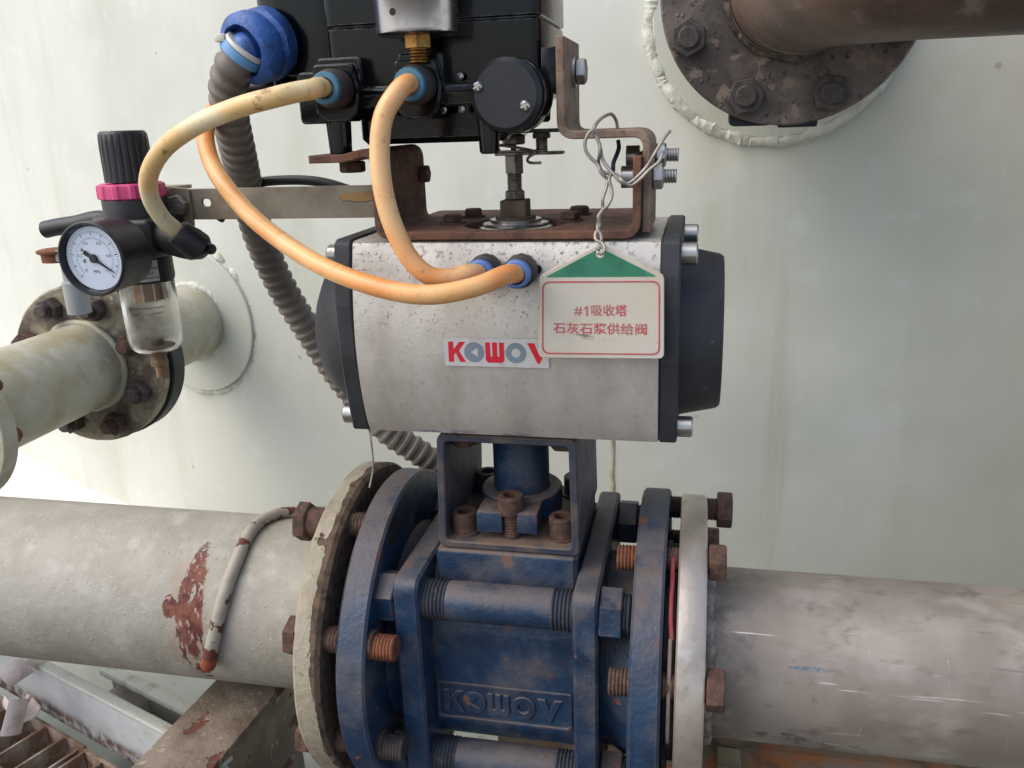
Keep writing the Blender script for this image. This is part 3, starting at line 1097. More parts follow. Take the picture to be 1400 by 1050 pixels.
part('rod', mb, ROD, ub)
e = path[-1]; d = (path[-1] - path[-3]).normalized()
mb = MB(); mb.lathe([(0, 0), (4.7, 0), (5.1, 6), (4.4, 8.5), (0, 9)], e, d, 18)
part('painted_end', mb, ORANGEPLUG, ub)

# ------------------------------------------------------------------ stainless pipe on the right
sp_ = thing('stainless_pipe', 'scratched bare stainless steel pipe with bright flange at right', 'pipe', (0, 0, 0))
mb = MB(); mb.lathe([(51.5, 120), (51.5, 900)], (0, 0, -3), X, 128)
part('pipe_body', mb, SSPIPE, sp_)
mb = MB(); mb.lathe([(45, 109), (97, 109), (98, 110), (98, 123), (97, 124.5), (45, 124.5)], (0, 0, -5), X, 128)
part('flange', mb, SSFLANGE, sp_)
part('weld_bead', ring_bead(V((126.5, 0, -3)), X, 52.5, 4.0, 0.14, 4, seed=51), RAWWELD, sp_)
for i, p in enumerate(bolt_circle((125, 0, -6), X, 90, math.pi / 8)):
    q = p + X * (0.5 if i % 2 else 10)
    place('flange_bolt', 'fbR', hex_bolt(11.3, 9.5, 7.2, 36), BOLTRUST, sp_, p + X * (6 if p.z > 60 and p.y > 0 else 0.5), X, 0.15 + i * 0.5)
gk = thing('flange_gasket', 'torn red and grey gasket edge between blue and stainless flanges', 'gasket', (105, 0, -5))
mb = MB(); mb.lathe([(50, 103.5), (66, 103.5), (66, 108), (50, 108)], (0, 0, -5), X, 64)
part('gasket_ring', mb, GASKETG, gk)
mb = MB()
oz = [(-77, 57), (-72, 66), (-62, 75), (-52, 78), (-38, 87), (-36, 82), (-46, 74), (-54, 66), (-64, 62), (-70, 55)]
mb.prism(oz, 0, 2.2, (105, 0, -5), Y, Z, bev=0.4)
mb.jitter(1.3, 0.07)
part('torn_piece', mb, GASKET, gk)
mb = MB(); mb.prism([(-77, 58), (-84, 48), (-91, 32), (-96, 12), (-93, 4), (-86, 6), (-82, 30), (-70, 55)], 0, 2.0, (105, 0, -5), Y, Z, bev=0.4)
part('torn_piece', mb, GASKETG, gk)

# ------------------------------------------------------------------ blue ball valve
bv = thing('ball_valve', 'dusty dark blue square bodied ball valve between two flanges', 'valve', (13, 0, -100))
VZ = -2.0
mb = MB(); mb.lathe([(48, -82), (69, -82), (69, -79.5), (99, -79.5), (100.5, -78), (100.5, -63.5), (99, -62), (66, -62), (60, -56), (60, -40)], (0, 0, 0), X, 128)
lf = part('flange', mb, BLUE, bv)
mb = MB()
for p in bolt_circle((-61.6, 0, 0), X, 90, math.pi / 8):
    if abs(p.z - 83) < 2 and p.y < 0:
        mb.lathe([(8.5, -0.6), (8.5, 0.0), (0, 0.1)], p, X, 20)
part('empty_hole', mb, HOLE, lf)
mb = MB(); mb.lathe([(60, 60), (60, 72), (66, 84), (101, 85), (102.5, 86.5), (102.5, 100.5), (101, 102), (69, 102), (69, 104.5), (48, 104.5)], (0, 0, -7), X, 128)
part('flange', mb, BLUE, bv)
for x0, x1, z0, z1 in ((-51.5, -36.5, -74, 71), (52.5, 66.5, -76, 70)):
    mb = MB(); mb.prism(rrect(-72, z0, 74, z1, 9), x0, x1, (0, 0, 0), Y, Z, bev=1.6)
    part('end_plate', mb, BLUE, bv)
# body between the plates
prof = fillet([(-36, 62), (-44, 50), (-50, 26), (-51, -38), (-46, -50), (-30, -60), (30, -60), (48, -46), (50, 40), (36, 62)], [3, 10, 14, 9, 8, 8, 10, 12, 12, 4], 6, True)
mb = MB(); mb.prism(prof, -37, 53, (0, 0, 0), Y, Z, bev=0.8)
body = part('body', mb, BLUE, bv)
mb = MB(); mb.prism(rrect(-46, 48, 46, 79, 2.0, 3), -32.5, 51.8, (0, 0, 0), Y, Z, bev=2.2)
part('neck_block', mb, BLUED, bv)
lo = V((-36.0, -50.6, -35.0)); lu = V((1, 0, 0.0)); lv = V((0, 0.05, 1)).normalized()
mb = MB(); mb.prism(rrect(0, 0, 85, 26, 2.5), -0.5, 2.2, lo, lu, lv, holes=[rrect(2.2, 2.2, 82.8, 23.8, 1.5)], bev=0.5)
mb.prism(rrect(1, 1, 84, 25, 1.5), -1.5, 0.2, lo, lu, lv)
npl = part('name_plate', mb, BLUE, body)
mb = MB()
letters(lambda k: mb, lo + lu * 4.5 + lv * 5.5, lu, lv, 15.2, -0.3, 2.3, bev=0.6)
part('raised_letters', mb, BLUE, body)
# tie rods with threaded ends and nuts
for sy in (-1, 1):
    for zz in (53.0, -58.0):
        c = (0, 58 * sy, zz)
        mb = MB()
        mb.lathe([(0, -22), (11.2, -22), (11.6, -20), (11.6, 38), (11.2, 40), (0, 40)], c, X, 32)
        tr = part('tie_rod', mb, BLUE, bv)
        for h0, h1 in ((-58, -21.5), (39.5, 84)):
            mb = MB(); mb.thread(11.9, c, X, h0, h1, 2.2, 1.0, 28)
            part('threaded_end', mb, THREADB, tr)
        mb = MB(); mb.hexa(15.5, 0, 12.5, (67, c[1], zz), X, 0.52 + 0.2 * sy)
        part('nut', mb, BLUE, tr)
        mb = MB(); mb.hexa(15.5, 0, 12.5, (-52, c[1], zz), -X, 0.4)
        part('nut', mb, BLUE, tr)
for i, p in enumerate(bolt_circle((-60, 0, 0), X, 90, math.pi / 8)):
    if p.y < 40 and p.z < 60:
        place('stud_end', 'studL', lambda mb: mb.thread(7.6, (0, 0, 0), (0, 0, 1), -3, 13, 2.0, 0.7), ORUST if p.z > 0 else NUTDARK, bv, p, X)
for i, p in enumerate(bolt_circle((85, 0, -7), -X, 90, math.pi / 8)):
    if p.y < 0:
        place('stud_end', 'studR', lambda mb: mb.thread(7.4, (0, 0, 0), (0, 0, 1), -3, 11, 2.0, 0.7), ORUST if p.z > 40 else BOLTRUST, bv, p, -X)
# stem and split clamp
mb = MB(); mb.lathe([(0, 78), (17.2, 78), (17.2, 150), (0, 150)], (11.5, 0, 0), Z, 48)
part('stem', mb, BLUE, bv)
mb = MB(); mb.lathe([(17.4, 88), (24, 88), (25, 89), (25, 102), (24, 103), (17.4, 103)], (11.5, 0, 0), Z, 48)
mb.box(-8, 7.2, -40, -19, 89, 102, 1.0)
mb.box(15.8, 28, -39, -19, 89, 102, 1.0)
cl = part('stem_clamp', mb, BLUED, bv)
mb = MB(); mb.lathe([(0, 79), (28, 79), (28, 82), (24, 83), (20, 88), (0, 88)], (11.5, 0, 0), Z, 40)
part('gland_ring', mb, PLATERUST, bv)
mb = MB()
mb.thread(5.2, (11.5, -33, 80), Z, 0, 23, 1.7, 0.6)
mb.lathe([(0, 20), (7.6, 20), (7.8, 21), (7.8, 30), (7, 31), (4.4, 31), (4.4, 26), (0, 26)], (11.5, -33, 80), Z, 28)
part('clamp_screw', mb, BOLTRUST, cl)

# ------------------------------------------------------------------ yoke between valve and actuator
yk = thing('mounting_yoke', 'dusty open square steel yoke joining blue valve to actuator', 'bracket', (11, 0, 79))
mb = MB()
mb.prism(fillet([(-30.5, 79.6), (53.5, 79.6), (52, 151), (-28, 151)], 5, 5, True), -44, 44, (0, 0, 0), X, Z,
         holes=[fillet([(-25.8, 84), (48.8, 84), (47.6, 146.6), (-23.6, 146.6)], 3.5, 5, True)], bev=0.8)
part('square_tube', mb, YOKE, yk)
for x, y, mt in ((-18, -30, ORUST), (41, -29, ORUST), (-18, 30, NUTDARK), (41, 30, NUTDARK)):
    place('socket_screw', 'soc', socket_bolt(7.8, 12, 1.6), BOLTRUST if mt is ORUST else NUTDARK, yk, (x, y, 85.6), Z)
    place('hex_head', 'hxd', lambda mb: mb.hexa(9, 0, 8, (0, 0, 0), (0, 0, 1)), BOLTRUST, yk, (x + 1, y * 0.8, 146.4), (0, 0, -1))

# ------------------------------------------------------------------ actuator
ac = thing('pneumatic_actuator', 'silver aluminium pneumatic actuator with black end caps above blue valve', 'actuator', (15, 0, 152))
front = [(-46.5, 153.5)] + [(-(49 + 9.1 * math.sin(math.pi * min(1, (t / 22) ** 0.92)) ** 0.85 + 1.6 * t / 22), 154 + 106 * t / 22) for t in range(23)] + [(-48.5, 261)]
outl = [V(p) for p in front] + [V((-p[0], p[1])) for p in front[::-1]]
mb = MB(); mb.prism(outl, -65.5, 96.5, (0, 0, 0), Y, Z, bev=0.4)
ab = part('cylinder_body', mb, ALU, ac, angle=30)
CB = [(-50, 154), (-54, 172), (-57, 190), (-58.3, 200), (-58.3, 228), (-56, 244), (-52, 260), (-49, 262)]
outl = [V(p) for p in CB] + [V((-p[0], p[1])) for p in CB[::-1]]
for x0, x1, s in ((-75.5, -65.7, -1), (96.7, 106.2, 1)):
    mb = MB(); mb.prism(fillet(outl, [2, 12, 12, 8, 8, 12, 4, 2] * 2, 4, True), x0, x1, (0, 0, 0), Y, Z, bev=1.0)
    cp = part('end_cap', mb, CAP, ac, angle=25)
    mb = MB()
    if s > 0:
        mb.lathe([(0, 0), (48, 0), (47, 2), (43, 20.5), (41.5, 22.5), (0, 23)], (x1 - 0.5, 0, 203), X, 80)
    else:
        mb.lathe([(0, 0), (50, 0), (49.5, 2), (46, 12), (39, 22), (30, 27), (0, 28)], (x0 + 0.5, 0, 203), -X, 80)
    part('dome', mb, CAP, cp)
    for y, z in ((-41, 252.5), (36, 252.5), (-41, 160.5), (36, 160.5)):
        place('cap_screw', 'cap', socket_bolt(5.6, 8), ZINC, ac, (x1 if s > 0 else x0, y, z), X * s)
for cx, nm in ((9.5, 0), (27.8, 1)):
    mb = MB(); mb.lathe([(0, 0), (8.0, 0), (8.4, 1), (8.4, 8), (7.2, 9), (7.2, 13), (0, 13)], (cx, -57.5, 247.5), (0, -1, 0), 12)
    ft = part('push_fitting', mb, COLLAR, ac)
    mb = MB(); mb.lathe([(4.8, 12.5), (6.8, 12.5), (7.1, 13.5), (7.0, 17), (6.0, 18), (5, 18), (5, 12.5)], (cx, -57.5, 247.8), (0, -1, 0), 32)
    part('release_ring', mb, RINGBLUE, ft)
mb = MB()
for hx, hz, r in ((35.2, 247.3, 2.3), (0.2, 248.5, 1.6), (18.4, 248.2, 1.8)):
    mb.lathe([(r, 0), (r, 0.3), (0, 0.35)], (hx, -56.0, hz), (0, -1, 0), 16)
part('port_hole', mb, HOLE, ab)
# sticker
su, sv = X, Z
so = V((-15.4, -59.3, 196.3))
mb = MB(); mb.prism(rrect(0, 0, 56.2, 15.6, 0.4, 2), 0, 0.25, so, su, sv)
st = part('name_sticker', mb, STICK, ac)
mr, mg = MB(), MB()
letters(lambda k: mr if k == 'red' else mg, so + V((2.4, 0, 2.3)), su, sv, 11.0, 0.25, 0.35)
part('red_letters', mr, RED, st)
part('grey_letters', mg, GREY, st)

# ------------------------------------------------------------------ sensor mounting brackets
ubk = thing('channel_bracket', 'rusty brown channel bracket bolted on top of the silver actuator', 'bracket', (15, 0, 261))
mb = MB()
mb.strip([(-85, 303.5), (-66, 303.5), (-49.5, 307.5), (-49.5, 263.6), (-30, 263.6)], 4, -26, 52, (0, 0, 0), X, Z, [5, 5, 6, 7, 5], 0.5)
mb.strip([(66, 263.6), (84.3, 263.6), (84.3, 301)], 4, -26, 52, (0, 0, 0), X, Z, [5, 7, 5], 0.5)
mb.prism([(-30.4, -52), (66.4, -52), (66.4, 26), (-30.4, 26)], 261.6, 265.6, (0, 0, 0), X, Y, holes=[ngon(16, -17, 27.5, 48)], bev=0.5)
part('channel', mb, PLATERUST, ubk)
mb = MB()
mb.prism(rrect(-51, 26, 86, 62, 4), 261.8, 265.2, (0, 0, 0), X, Y, bev=0.4)
part('rear_strip', mb, PLATERUST, ubk)
for x, y in ((-20, -14), (-16, 17), (45, -6), (46, 24)):
    place('hex_screw', 'hs', lambda mb: (mb.hexa(5.6, 0.8, 5, (0, 0, 0), (0, 0, 1)), mb.lathe([(0, 0), (7, 0), (7, 1), (0, 1)], (0, 0, 0), (0, 0, 1), 20)), BOLTRUST, ubk, (x, y, 265.6), Z, x)
mb = MB(); mb.hexa(7, 0, 6, (-70, -30, 301.4), (0, 0, -1)); part('tab_bolt', mb, BOLTRUST, ubk)
mb = MB(); mb.hexa(5.5, 0, 5, (-47.4, 18, 291), X); part('leg_bolt', mb, BOLTRUST, ubk)

zb = thing('z_bracket', 'rusty stepped flat bar bracket on the right side of black positioner', 'bracket', (86, 0, 265))
mb = MB()
mb.strip([(46.5, 357), (46.5, 311.5), (88.5, 311.5), (88.5, 264)], 4, -10, 45, (0, 0, 0), X, Z, 7, 0.6)
part('flat_bar', mb, EDGERUST, zb)
mb = MB()
mb.lathe([(0, 0), (7.6, 0), (7.6, 1.8), (0, 1.8)], (48.6, -15, 342), X, 28)
mb.hexa(6.6, 1.8, 7, (48.6, -15, 342), X, 0.3)
part('hex_bolt', mb, ZINC, zb)
for z, y in ((290, -30), (299, 0)):
    mb = MB()
    mb.lathe([(0, 0), (5.5, 0), (5.5, -7), (0, -7)], (82.0, y, z), X, 24)
    mb.hexa(6.6, 0, 5.5, (90.6, y, z), X, 0.2)
    mb.thread(3.6, (90.6, y, z), X, 5, 12, 1.3, 0.5, 18)
    part('bolt_and_nut', mb, ZINC, zb)

# feedback spindle
fs = thing('feedback_spindle', 'steel threaded spindle and lever under the black positioner', 'spindle', (13, 0, 261))
c = (13, 0, 0)
mb = MB(); mb.lathe([(0, 260), (20, 260), (21.5, 261), (21.5, 262.4), (20, 263), (18.5, 263.2), (19, 264), (18.5, 264.6), (14.5, 265), (14.5, 266.5), (0, 266.5)], c, Z, 48)
part('seal_washer', mb, ZINC, fs)
mb = MB(); mb.lathe([(0, 264), (11.4, 264), (11.4, 268), (0, 268)], c, Z, 40)
mb.box(5.6, 20.4, -7.4, 7.4, 267, 277, 0.8)
part('spindle_block', mb, DARKRUST, fs)
mb = MB(); mb.hexa(6.2, 277, 282, c, Z, 0.2); part('lock_nut', mb, WORN, fs)
mb = MB(); mb.thread(4.2, c, Z, 281, 292, 1.2, 0.5, 20); part('threaded_rod', mb, WORN, fs)
mb = MB(); mb.hexa(5.4, 291, 301, c, Z, 0.3, 0.4); part('coupling_sleeve', mb, WORN, fs)
mb = MB(); mb.prism(rrect(3, -6, 41, 6, 3), 301, 302.6, (0, 0, 0), X, Y, bev=0.3); mb.prism(rrect(2, -7, 32, -1, 2), 302.7, 303.8, (0, 0, 0), X, Y, bev=0.3)
lv_ = part('lever', mb, WORN, fs)
mb = MB(); mb.tube(smooth_path([(7, -8, 304), (5, -8, 306), (9, -8, 306.5), (26, -8, 303), (23, -9, 300), (22.5, -9, 298), (25, -9, 297), (30, -9, 297)], 6), 0.8, 8)
part('spring_clip', mb, WORN, lv_)
mb = MB(); mb.lathe([(0, 302), (3.2, 302), (3.2, 309), (2.6, 309.5), (2.6, 313), (0, 313)], (29, -1, 0), Z, 20); mb.hexa(5.2, 309.4, 312.6, (29, -1, 0), Z)
part('drive_pin', mb, WORN, lv_)

# ------------------------------------------------------------------ positioner
ps = thing('valve_positioner', 'glossy black valve positioner box at the top of the picture', 'positioner', (-20, 0, 305))
mb = MB(); mb.prism(rrect(-73.5, -42, 36.5, 36, 5, 8), 330, 366.6, (0, 0, 0), X, Y, bev=0.8); hs = part('housing', mb, GLOSS, ps)
mb = MB(); mb.prism(rrect(-74, -42.5, 37, 36.5, 5, 8), 367.2, 450, (0, 0, 0), X, Y, bev=0.8)
mb.prism(rrect(-72, -40.5, 35, 34.5, 5, 8), 366, 368, (0, 0, 0), X, Y); part('lid', mb, GLOSS, ps)
mb = MB(); mb.prism(rrect(-128, -20, -66, 40, 22, 10), 344, 450, (0, 0, 0), X, Y, bev=3); part('terminal_housing', mb, GLOSS, ps)
mb = MB(); mb.prism(rrect(-64, -34, 17, 34, 9, 8), 309.5, 334, (0, 0, 0), X, Y, bev=3); part('base_drum', mb, GLOSS, ps)
mb = MB(); mb.prism(rrect(-58, 327.5, 6, 338, 1.5, 3), 30, 48, (0, 0, 0), X, Z, bev=0.8)
mb.box(-56, 3, -49.5, -44, 333.5, 336.5, 0.6)
rl = part('manifold_rail', mb, GLOSS, ps)
for x, z in ((-44, 325.5), (-12.5, 325.5), (-3, 325.5), (-3, 341.0), (-30, 325.5)):
    place('rail_screw', 'rls', lambda mb: mb.lathe([(0, 0.4), (0.6, 0.4), (0.9, 1.3), (1.7, 1.0), (2.0, 0.0), (0, 0)], (0, 0, 0), (0, 0, 1), 18), ZINC, ps, (x, -45, z), (0, -1, 0))
for cx, ring in ((-64.5, RINGTEAL), (-22.0, RINGTEAL)):
    mb = MB()
    o2 = fillet([(-11.5, 349), (9.5, 349), (12, 336), (10, 325), (5, 321.5), (-6, 321.5), (-11.5, 326)], [3, 3, 4, 5, 3, 3, 4], 5, True)
    mb.prism([(p.x + cx, p.y) for p in o2], 40, 56.5, (0, 0, 0), X, Z, bev=0.8)
    mb.prism(rrect(cx - 11, 335, cx + 12, 352.2, 2, 4), 40, 51, (0, 0, 0), X, Z, bev=0.8)
    pb = part('port_block', mb, GLOSS, ps)
    mb = MB(); mb.lathe([(0, 0), (8.8, 0), (9.2, 1), (9.2, 9), (8.8, 10), (7.8, 13), (0, 13)], (cx + 1, -56.5, 337.2), (0, -1, 0), 36)
    ft = part('push_fitting', mb, COLLAR, ps)
    mb = MB(); mb.lathe([(4.8, 12.5), (7.6, 12.5), (7.8, 13.2), (7.6, 15.2), (7.2, 15.8), (5, 15.8), (5, 12.5)], (cx + 1, -56.5, 337.2), (0, -1, 0), 32)
    part('release_ring', mb, ring, ft)
mb = MB(); mb.prism(rrect(-88, 321, -72, 346, 3, 4), 38, 50, (0, 0, 0), X, Z, bev=0.8)
part('side_plate', mb, GLOSS, ps)
mb = MB()
mb.lathe([(0, 0), (17.6, 0), (17.6, 20), (17.2, 20.6), (0, 20.6)], (23.4, -32, 331), (0, -1, 0), 64)
part('cover_boss', mb, GLOSS, ps)
mb = MB(); mb.lathe([(0, 0), (17.2, 0), (17.2, 3.6), (15.0, 6), (0, 6.1)], (22.3, -53, 331), (0, -1, 0), 72)
cd = part('round_cover', mb, SATIN, ps)
for x, z in ((8.9, 335.3), (31.7, 325.8)):
    place('cover_screw', 'cvs', lambda mb: (mb.lathe([(0, 3.0), (1.0, 3.0), (1.3, 3.6), (2.4, 2.9), (2.9, 1.6), (2.9, 0), (0, 0)], (0, 0, 0), (0, 0, 1), 20), mb.box(-1.9, 1.9, -0.35, 0.35, 2.4, 3.75), mb.box(-0.35, 0.35, -1.9, 1.9, 2.4, 3.75)), POLISH, ps, (x, -57.2, z), (0, -1, 0), 0.5)
for x, y, z0, z1, r in ((-71.5, -40, 304.5, 328, 6.9), (9.0, -40, 303.6, 325, 6.0), (34, -26, 318, 334, 5), (13, 0, 315, 330, 9)):
    mb = MB(); mb.lathe([(0, z0), (r * 0.84 - 1, z0), (r * 0.84, z0 + 1), (r, z1), (0, z1)], (x, y, 0), Z, 36)
    part('support_leg', mb, GLOSS, ps)
mb = MB(); mb.hexa(6.8, 306.6, 312, (13, 0, 0), Z, 0.4); mb.lathe([(0, 302), (1.6, 302), (1.6, 316), (0, 316)], (13, 0, 0), Z, 12)
part('shaft_nut', mb, WORN, ps)
mb = MB(); mb.prism(rrect(2, -8, 48, 8, 2, 3), 312.6, 314.6, (0, 0, 0), X, Y, bev=0.3); part('shaft_lever', mb, GLOSS, ps)
mb = MB(); mb.box(36.4, 44.4, -40, 8, 331, 353, 1.0); part('mounting_lug', mb, GLOSS, ps)
mb = MB(); mb.lathe([(0, 0), (6, 0), (6, 22), (0, 22)], (-95, -12, 340), -X, 16); mb.hexa(7.5, 4, 13, (-95, -12, 340), -X)
part('brass_connector', mb, BRASS, ps)
mb = MB(); mb.lathe([(5, 14), (7.6, 14), (8.0, 16), (8.0, 36), (7.2, 38), (5, 38)], (-95, -12, 340), -X, 32)
part('push_fitting', mb, PLAST, ps)
mb = MB(); mb.lathe([(8.0, 20), (8.3, 20.3), (8.3, 21), (8.0, 21.3)], (-95, -12, 340), -X, 32); part('white_band', mb, NYLON, ps)

gg = thing('steel_gauge', 'polished steel gauge can with brass stem on the black positioner', 'gauge', (-19.5, -58, 350))
c = (-19.5, -58, 0)
mb = MB(); mb.lathe([(0, 359.5), (18.3, 359.5), (19.1, 360.1), (19.4, 361.5), (19.6, 374.5), (19.9, 375), (19.9, 378), (20.3, 379), (20.3, 402), (19, 404), (0, 404)], c, Z, 72)
gc = part('gauge_case', mb, POLISH, gg)
mb = MB(); mb.lathe([(1.6, 0), (1.6, 0.3), (0, 0.35)], (-24.8, -76.7, 368.3), (-0.27, -0.96, 0), 14); part('vent_hole', mb, HOLE, gc)
mb = MB(); mb.hexa(6.8, 353.5, 359.8, c, Z, 0.2, 0.4); mb.thread(4.9, c, Z, 347, 354, 1.4, 0.5, 20)
part('brass_stem', mb, BRASS, gg)

# ------------------------------------------------------------------ air filter regulator
rg = thing('filter_regulator', 'black air filter regulator with pink ring and clear bowl at left', 'regulator', (-211, -25, 178))
c = (-211, -25, 0)
mb = MB()
n = 64
def knurl(i, a):
    return -0.55 if (i in (2, 3, 4) and math.sin(a * 22) < -0.2) else 0.0
mb.lathe([(0, 293), (13.4, 293), (13.6, 294), (13.6, 312), (13.5, 315.5), (13.2, 319.5), (12.0, 321.2), (10.5, 321.4), (10, 320.8), (0, 320.8)], c, Z, 132, wob=knurl)
kb = part('knob', mb, PLAST, rg)
mb = MB(); mb.box(-217.5, -204.5, -27, -23, 320.7, 321.5, 0.3); part('knob_mark', mb, PLAST, kb)
mb = MB(); mb.lathe([(13, 292), (16.4, 292.4), (17.6, 291.4), (17.9, 290), (17.9, 284.2), (17, 283.4), (13, 283.4)], c, Z, 96,
         wob=lambda i, a: 0.9 if (i in (2, 3, 4) and math.sin(a * 12) > 0.2) else 0.0)
part('lock_ring', mb, PINK, rg)
mb = MB(); mb.lathe([(0, 283.3), (17, 283.3), (17.3, 282.3), (16.9, 268), (0, 268)], c, Z, 48)
mb.box(-229, -191, -43, -6, 250, 273, 3, 3)
mb.lathe([(0, 252), (16.6, 252), (16.8, 237), (16.2, 235), (0, 235)], c, Z, 48)
bd = part('regulator_body', mb, PLAST, rg)
# curved rating label
mb = MB()
def curved(mb, a0, a1, z0, z1, R, n=14):
    vs = []
    for i in range(n + 1):
        a = a0 + (a1 - a0) * i / n
        d = V((math.cos(a), math.sin(a), 0))
        vs.append((mb.bm.verts.new(V(c) + d * R + Z * z0), mb.bm.verts.new(V(c) + d * R + Z * z1)))
    for (a, b), (e, f) in zip(vs, vs[1:]):
        mb.bm.faces.new((a, e, f, b))
curved(mb, math.radians(-100), math.radians(-28), 236.2, 248.5, 16.95)
lb = part('rating_label', mb, LABELW, bd)
def wrap_text(lines, R, a_mid):
    out = MB()
    for body, z, size in lines:
        t = text(body, size, (0, 0, 0), X, Z, 0.0, bold=0.015)
        for v in t.bm.verts:
            a = a_mid + v.co.x / R
            v.co = V(c) + V((math.cos(a), math.sin(a), 0)) * R + Z * (z + v.co.z)
        me = bpy.data.meshes.new('t'); t.bm.to_mesh(me); t.bm.free(); out.bm.from_mesh(me); bpy.data.meshes.remove(me)
    return out
part('label_print', wrap_text([('PRESS', 246.6, 2.3), ('0.95MPa(9.9bar)', 243.9, 2.1), ('RANGE', 241.1, 2.2), ('0.05-0.90MPa(0.5-9bar)', 238.3, 1.7)], 17.05, math.radians(-50)), INK, lb)
mb = MB()
mb.lathe([(15.2, 235), (15.8, 234.4), (16.2, 222), (16.0, 208), (15.8, 199), (15.0, 194.6), (12.6, 192), (8, 191), (5, 190.8), (5, 192), (8, 192.2), (11.8, 193.2), (13.8, 195.4), (14.5, 199.2), (14.7, 208), (14.9, 222), (14.6, 234), (15.2, 235)], c, Z, 64)
bw = part('clear_bowl', mb, BOWL, rg)
part('bowl_print', wrap_text([('MAX.PRESS.150PSI(10.5kgf/cm\u00b2)', 220.5, 1.7), ('TEMP ———— 41-140°F', 217.0, 1.7)], 16.3, math.radians(-62)), INK, bw)
mb = MB(); mb.lathe([(0, 235), (9, 235), (9, 223), (0, 223)], c, Z, 32); part('filter_element', mb, FILTER, rg)
mb = MB()
for k in range(10):
    a = 2 * math.pi * k / 10
    mb.box(c[0] + 10.3 * math.cos(a) - .4, c[0] + 10.3 * math.cos(a) + .4, c[1] + 10.3 * math.sin(a) - .4, c[1] + 10.3 * math.sin(a) + .4, 222.5, 234.5)
part('deflector_fins', mb, NYLON, rg)
mb = MB(); mb.lathe([(0, 194.6), (10, 194.6), (11, 193.8), (8, 192.6), (0, 192.6)], c, Z, 24); mb.lathe([(0, 198.5), (4.2, 198.5), (4.6, 194), (0, 194)], c, Z, 20)
part('bowl_sludge', mb, SLUDGE, rg)
mb = MB(); mb.lathe([(0, 191.5), (5.6, 191.5), (5.8, 189), (4.6, 188), (4.6, 185), (5.2, 184.4), (5.2, 182), (3.2, 181), (3.0, 174), (0, 174)], c, Z, 24)
part('drain_plug', mb, DRAIN, rg)
# outlet fitting on the right
fo, fa = V((-190, -30, 262)), V((0.93, -0.12, -0.22)).normalized()
mb = MB(); mb.lathe([(0, -4), (9, -4), (10, 0), (10, 14), (9.4, 20), (7.5, 26), (3.4, 30), (3.0, 33), (2.2, 34), (0, 34)], fo, fa, 32)
hp = V((-169.5, -50, 267.5)); hd = V((-0.5, -0.5, 0.7)).normalized()
mb.lathe([(5, -1), (7.2, -1), (7.6, -2), (8.2, -6), (8.4, -16), (0, -17)], hp, hd, 28)
ef = part('outlet_elbow', mb, PLAST, rg)
# inlet hose tail
mb = MB(); mb.tube(smooth_path([(-228, -18, 262), (-247, -8, 269.5), (-267.4, -6, 266.7), (-281.9, -5, 264.9), (-292, -5, 263.2)], 8), 5.4, 18)
mb.lathe([(0, 0), (8.4, 0), (8.4, 12), (0, 12)], (-231, -16, 265), -X, 24)
part('inlet_stub', mb, PLAST, rg)

# gauge on the front of the regulator
pg = thing('pressure_gauge', 'round black rimmed pressure gauge with white dial at far left', 'gauge', (-206, -78, 256))
gx, gz, gy = -202.2, 256.3, -79.0
mb = MB(); mb.lathe([(0, -26), (17.5, -26), (19, -24.5), (19.8, -4), (20.1, -2), (20.1, 1.2), (19.4, 2.0), (18.6, 2.0), (17.8, 0.2), (17.8, -2), (0, -2)], (gx, gy, gz), (0, -1, 0), 72)
mb.lathe([(0, 0), (6, 0), (6, 14), (0, 14)], (gx, gy + 25, gz), Y, 20)
part('gauge_case', mb, PLAST, pg)
mb = MB(); mb.lathe([(0, -1.7), (17.1, -1.7), (17.1, -1.9), (0, -1.9)], (gx, gy, gz), (0, -1, 0), 64)
dl = part('dial', mb, DIAL, pg)
mb = MB()
def dial_bar(mb, a, r0, r1, w, h=-1.55):
    d = V((math.cos(a), 0, math.sin(a))); t = V((-math.sin(a), 0, math.cos(a)))
    P = V((gx, gy - h, gz)) if False else V((gx, gy + 1.6, gz))
    q = [P + d * r0 + t * w, P + d * r1 + t * w, P + d * r1 - t * w, P + d * r0 - t * w]
    mb.bm.faces.new([mb.bm.verts.new(x) for x in q])
A0, A1 = math.radians(225), math.radians(-45)
for k in range(51):
    a = A0 + (A1 - A0) * k / 50
    dial_bar(mb, a, 13.6 if k % 5 else 12.4, 14.8, 0.12 if k % 5 else 0.22)
part('outer_scale', mb, INK, dl)
mb = MB()
for k in range(71):
    a = A0 + (A1 - A0) * k / 70
    dial_bar(mb, a, 10.4, 11.4, 0.09)
part('inner_scale', mb, INKBLUE, dl)
mb = MB()
for k in range(6):
    a = A0 + (A1 - A0) * k / 5
    t = text('%.1f' % (0.2 * k) if k else '0', 2.3, (gx + 8.9 * math.cos(a), gy + 1.6, gz + 8.9 * math.sin(a)), X, Z, 0.0)
    me = bpy.data.meshes.new('t'); t.bm.to_mesh(me); t.bm.free(); mb.bm.from_mesh(me); bpy.data.meshes.remove(me)
t = text('MPa', 2.6, (gx, gy + 1.6, gz - 7.2), X, Z, 0.0); me = bpy.data.meshes.new('t'); t.bm.to_mesh(me); t.bm.free(); mb.bm.from_mesh(me); bpy.data.meshes.remove(me)
part('dial_figures', mb, INK, dl)
mb = MB()
for dx, dz in ((-7.2, 4.8), (-6.6, -1.2)):
    mb.lathe([(0, 0.9), (0.8, 0.7), (1.1, 0)], (gx + dx, gy + 1.7, gz + dz), (0, -1, 0), 12)
part('dial_rivets', mb, ZINC, dl)
na = math.radians(-34)
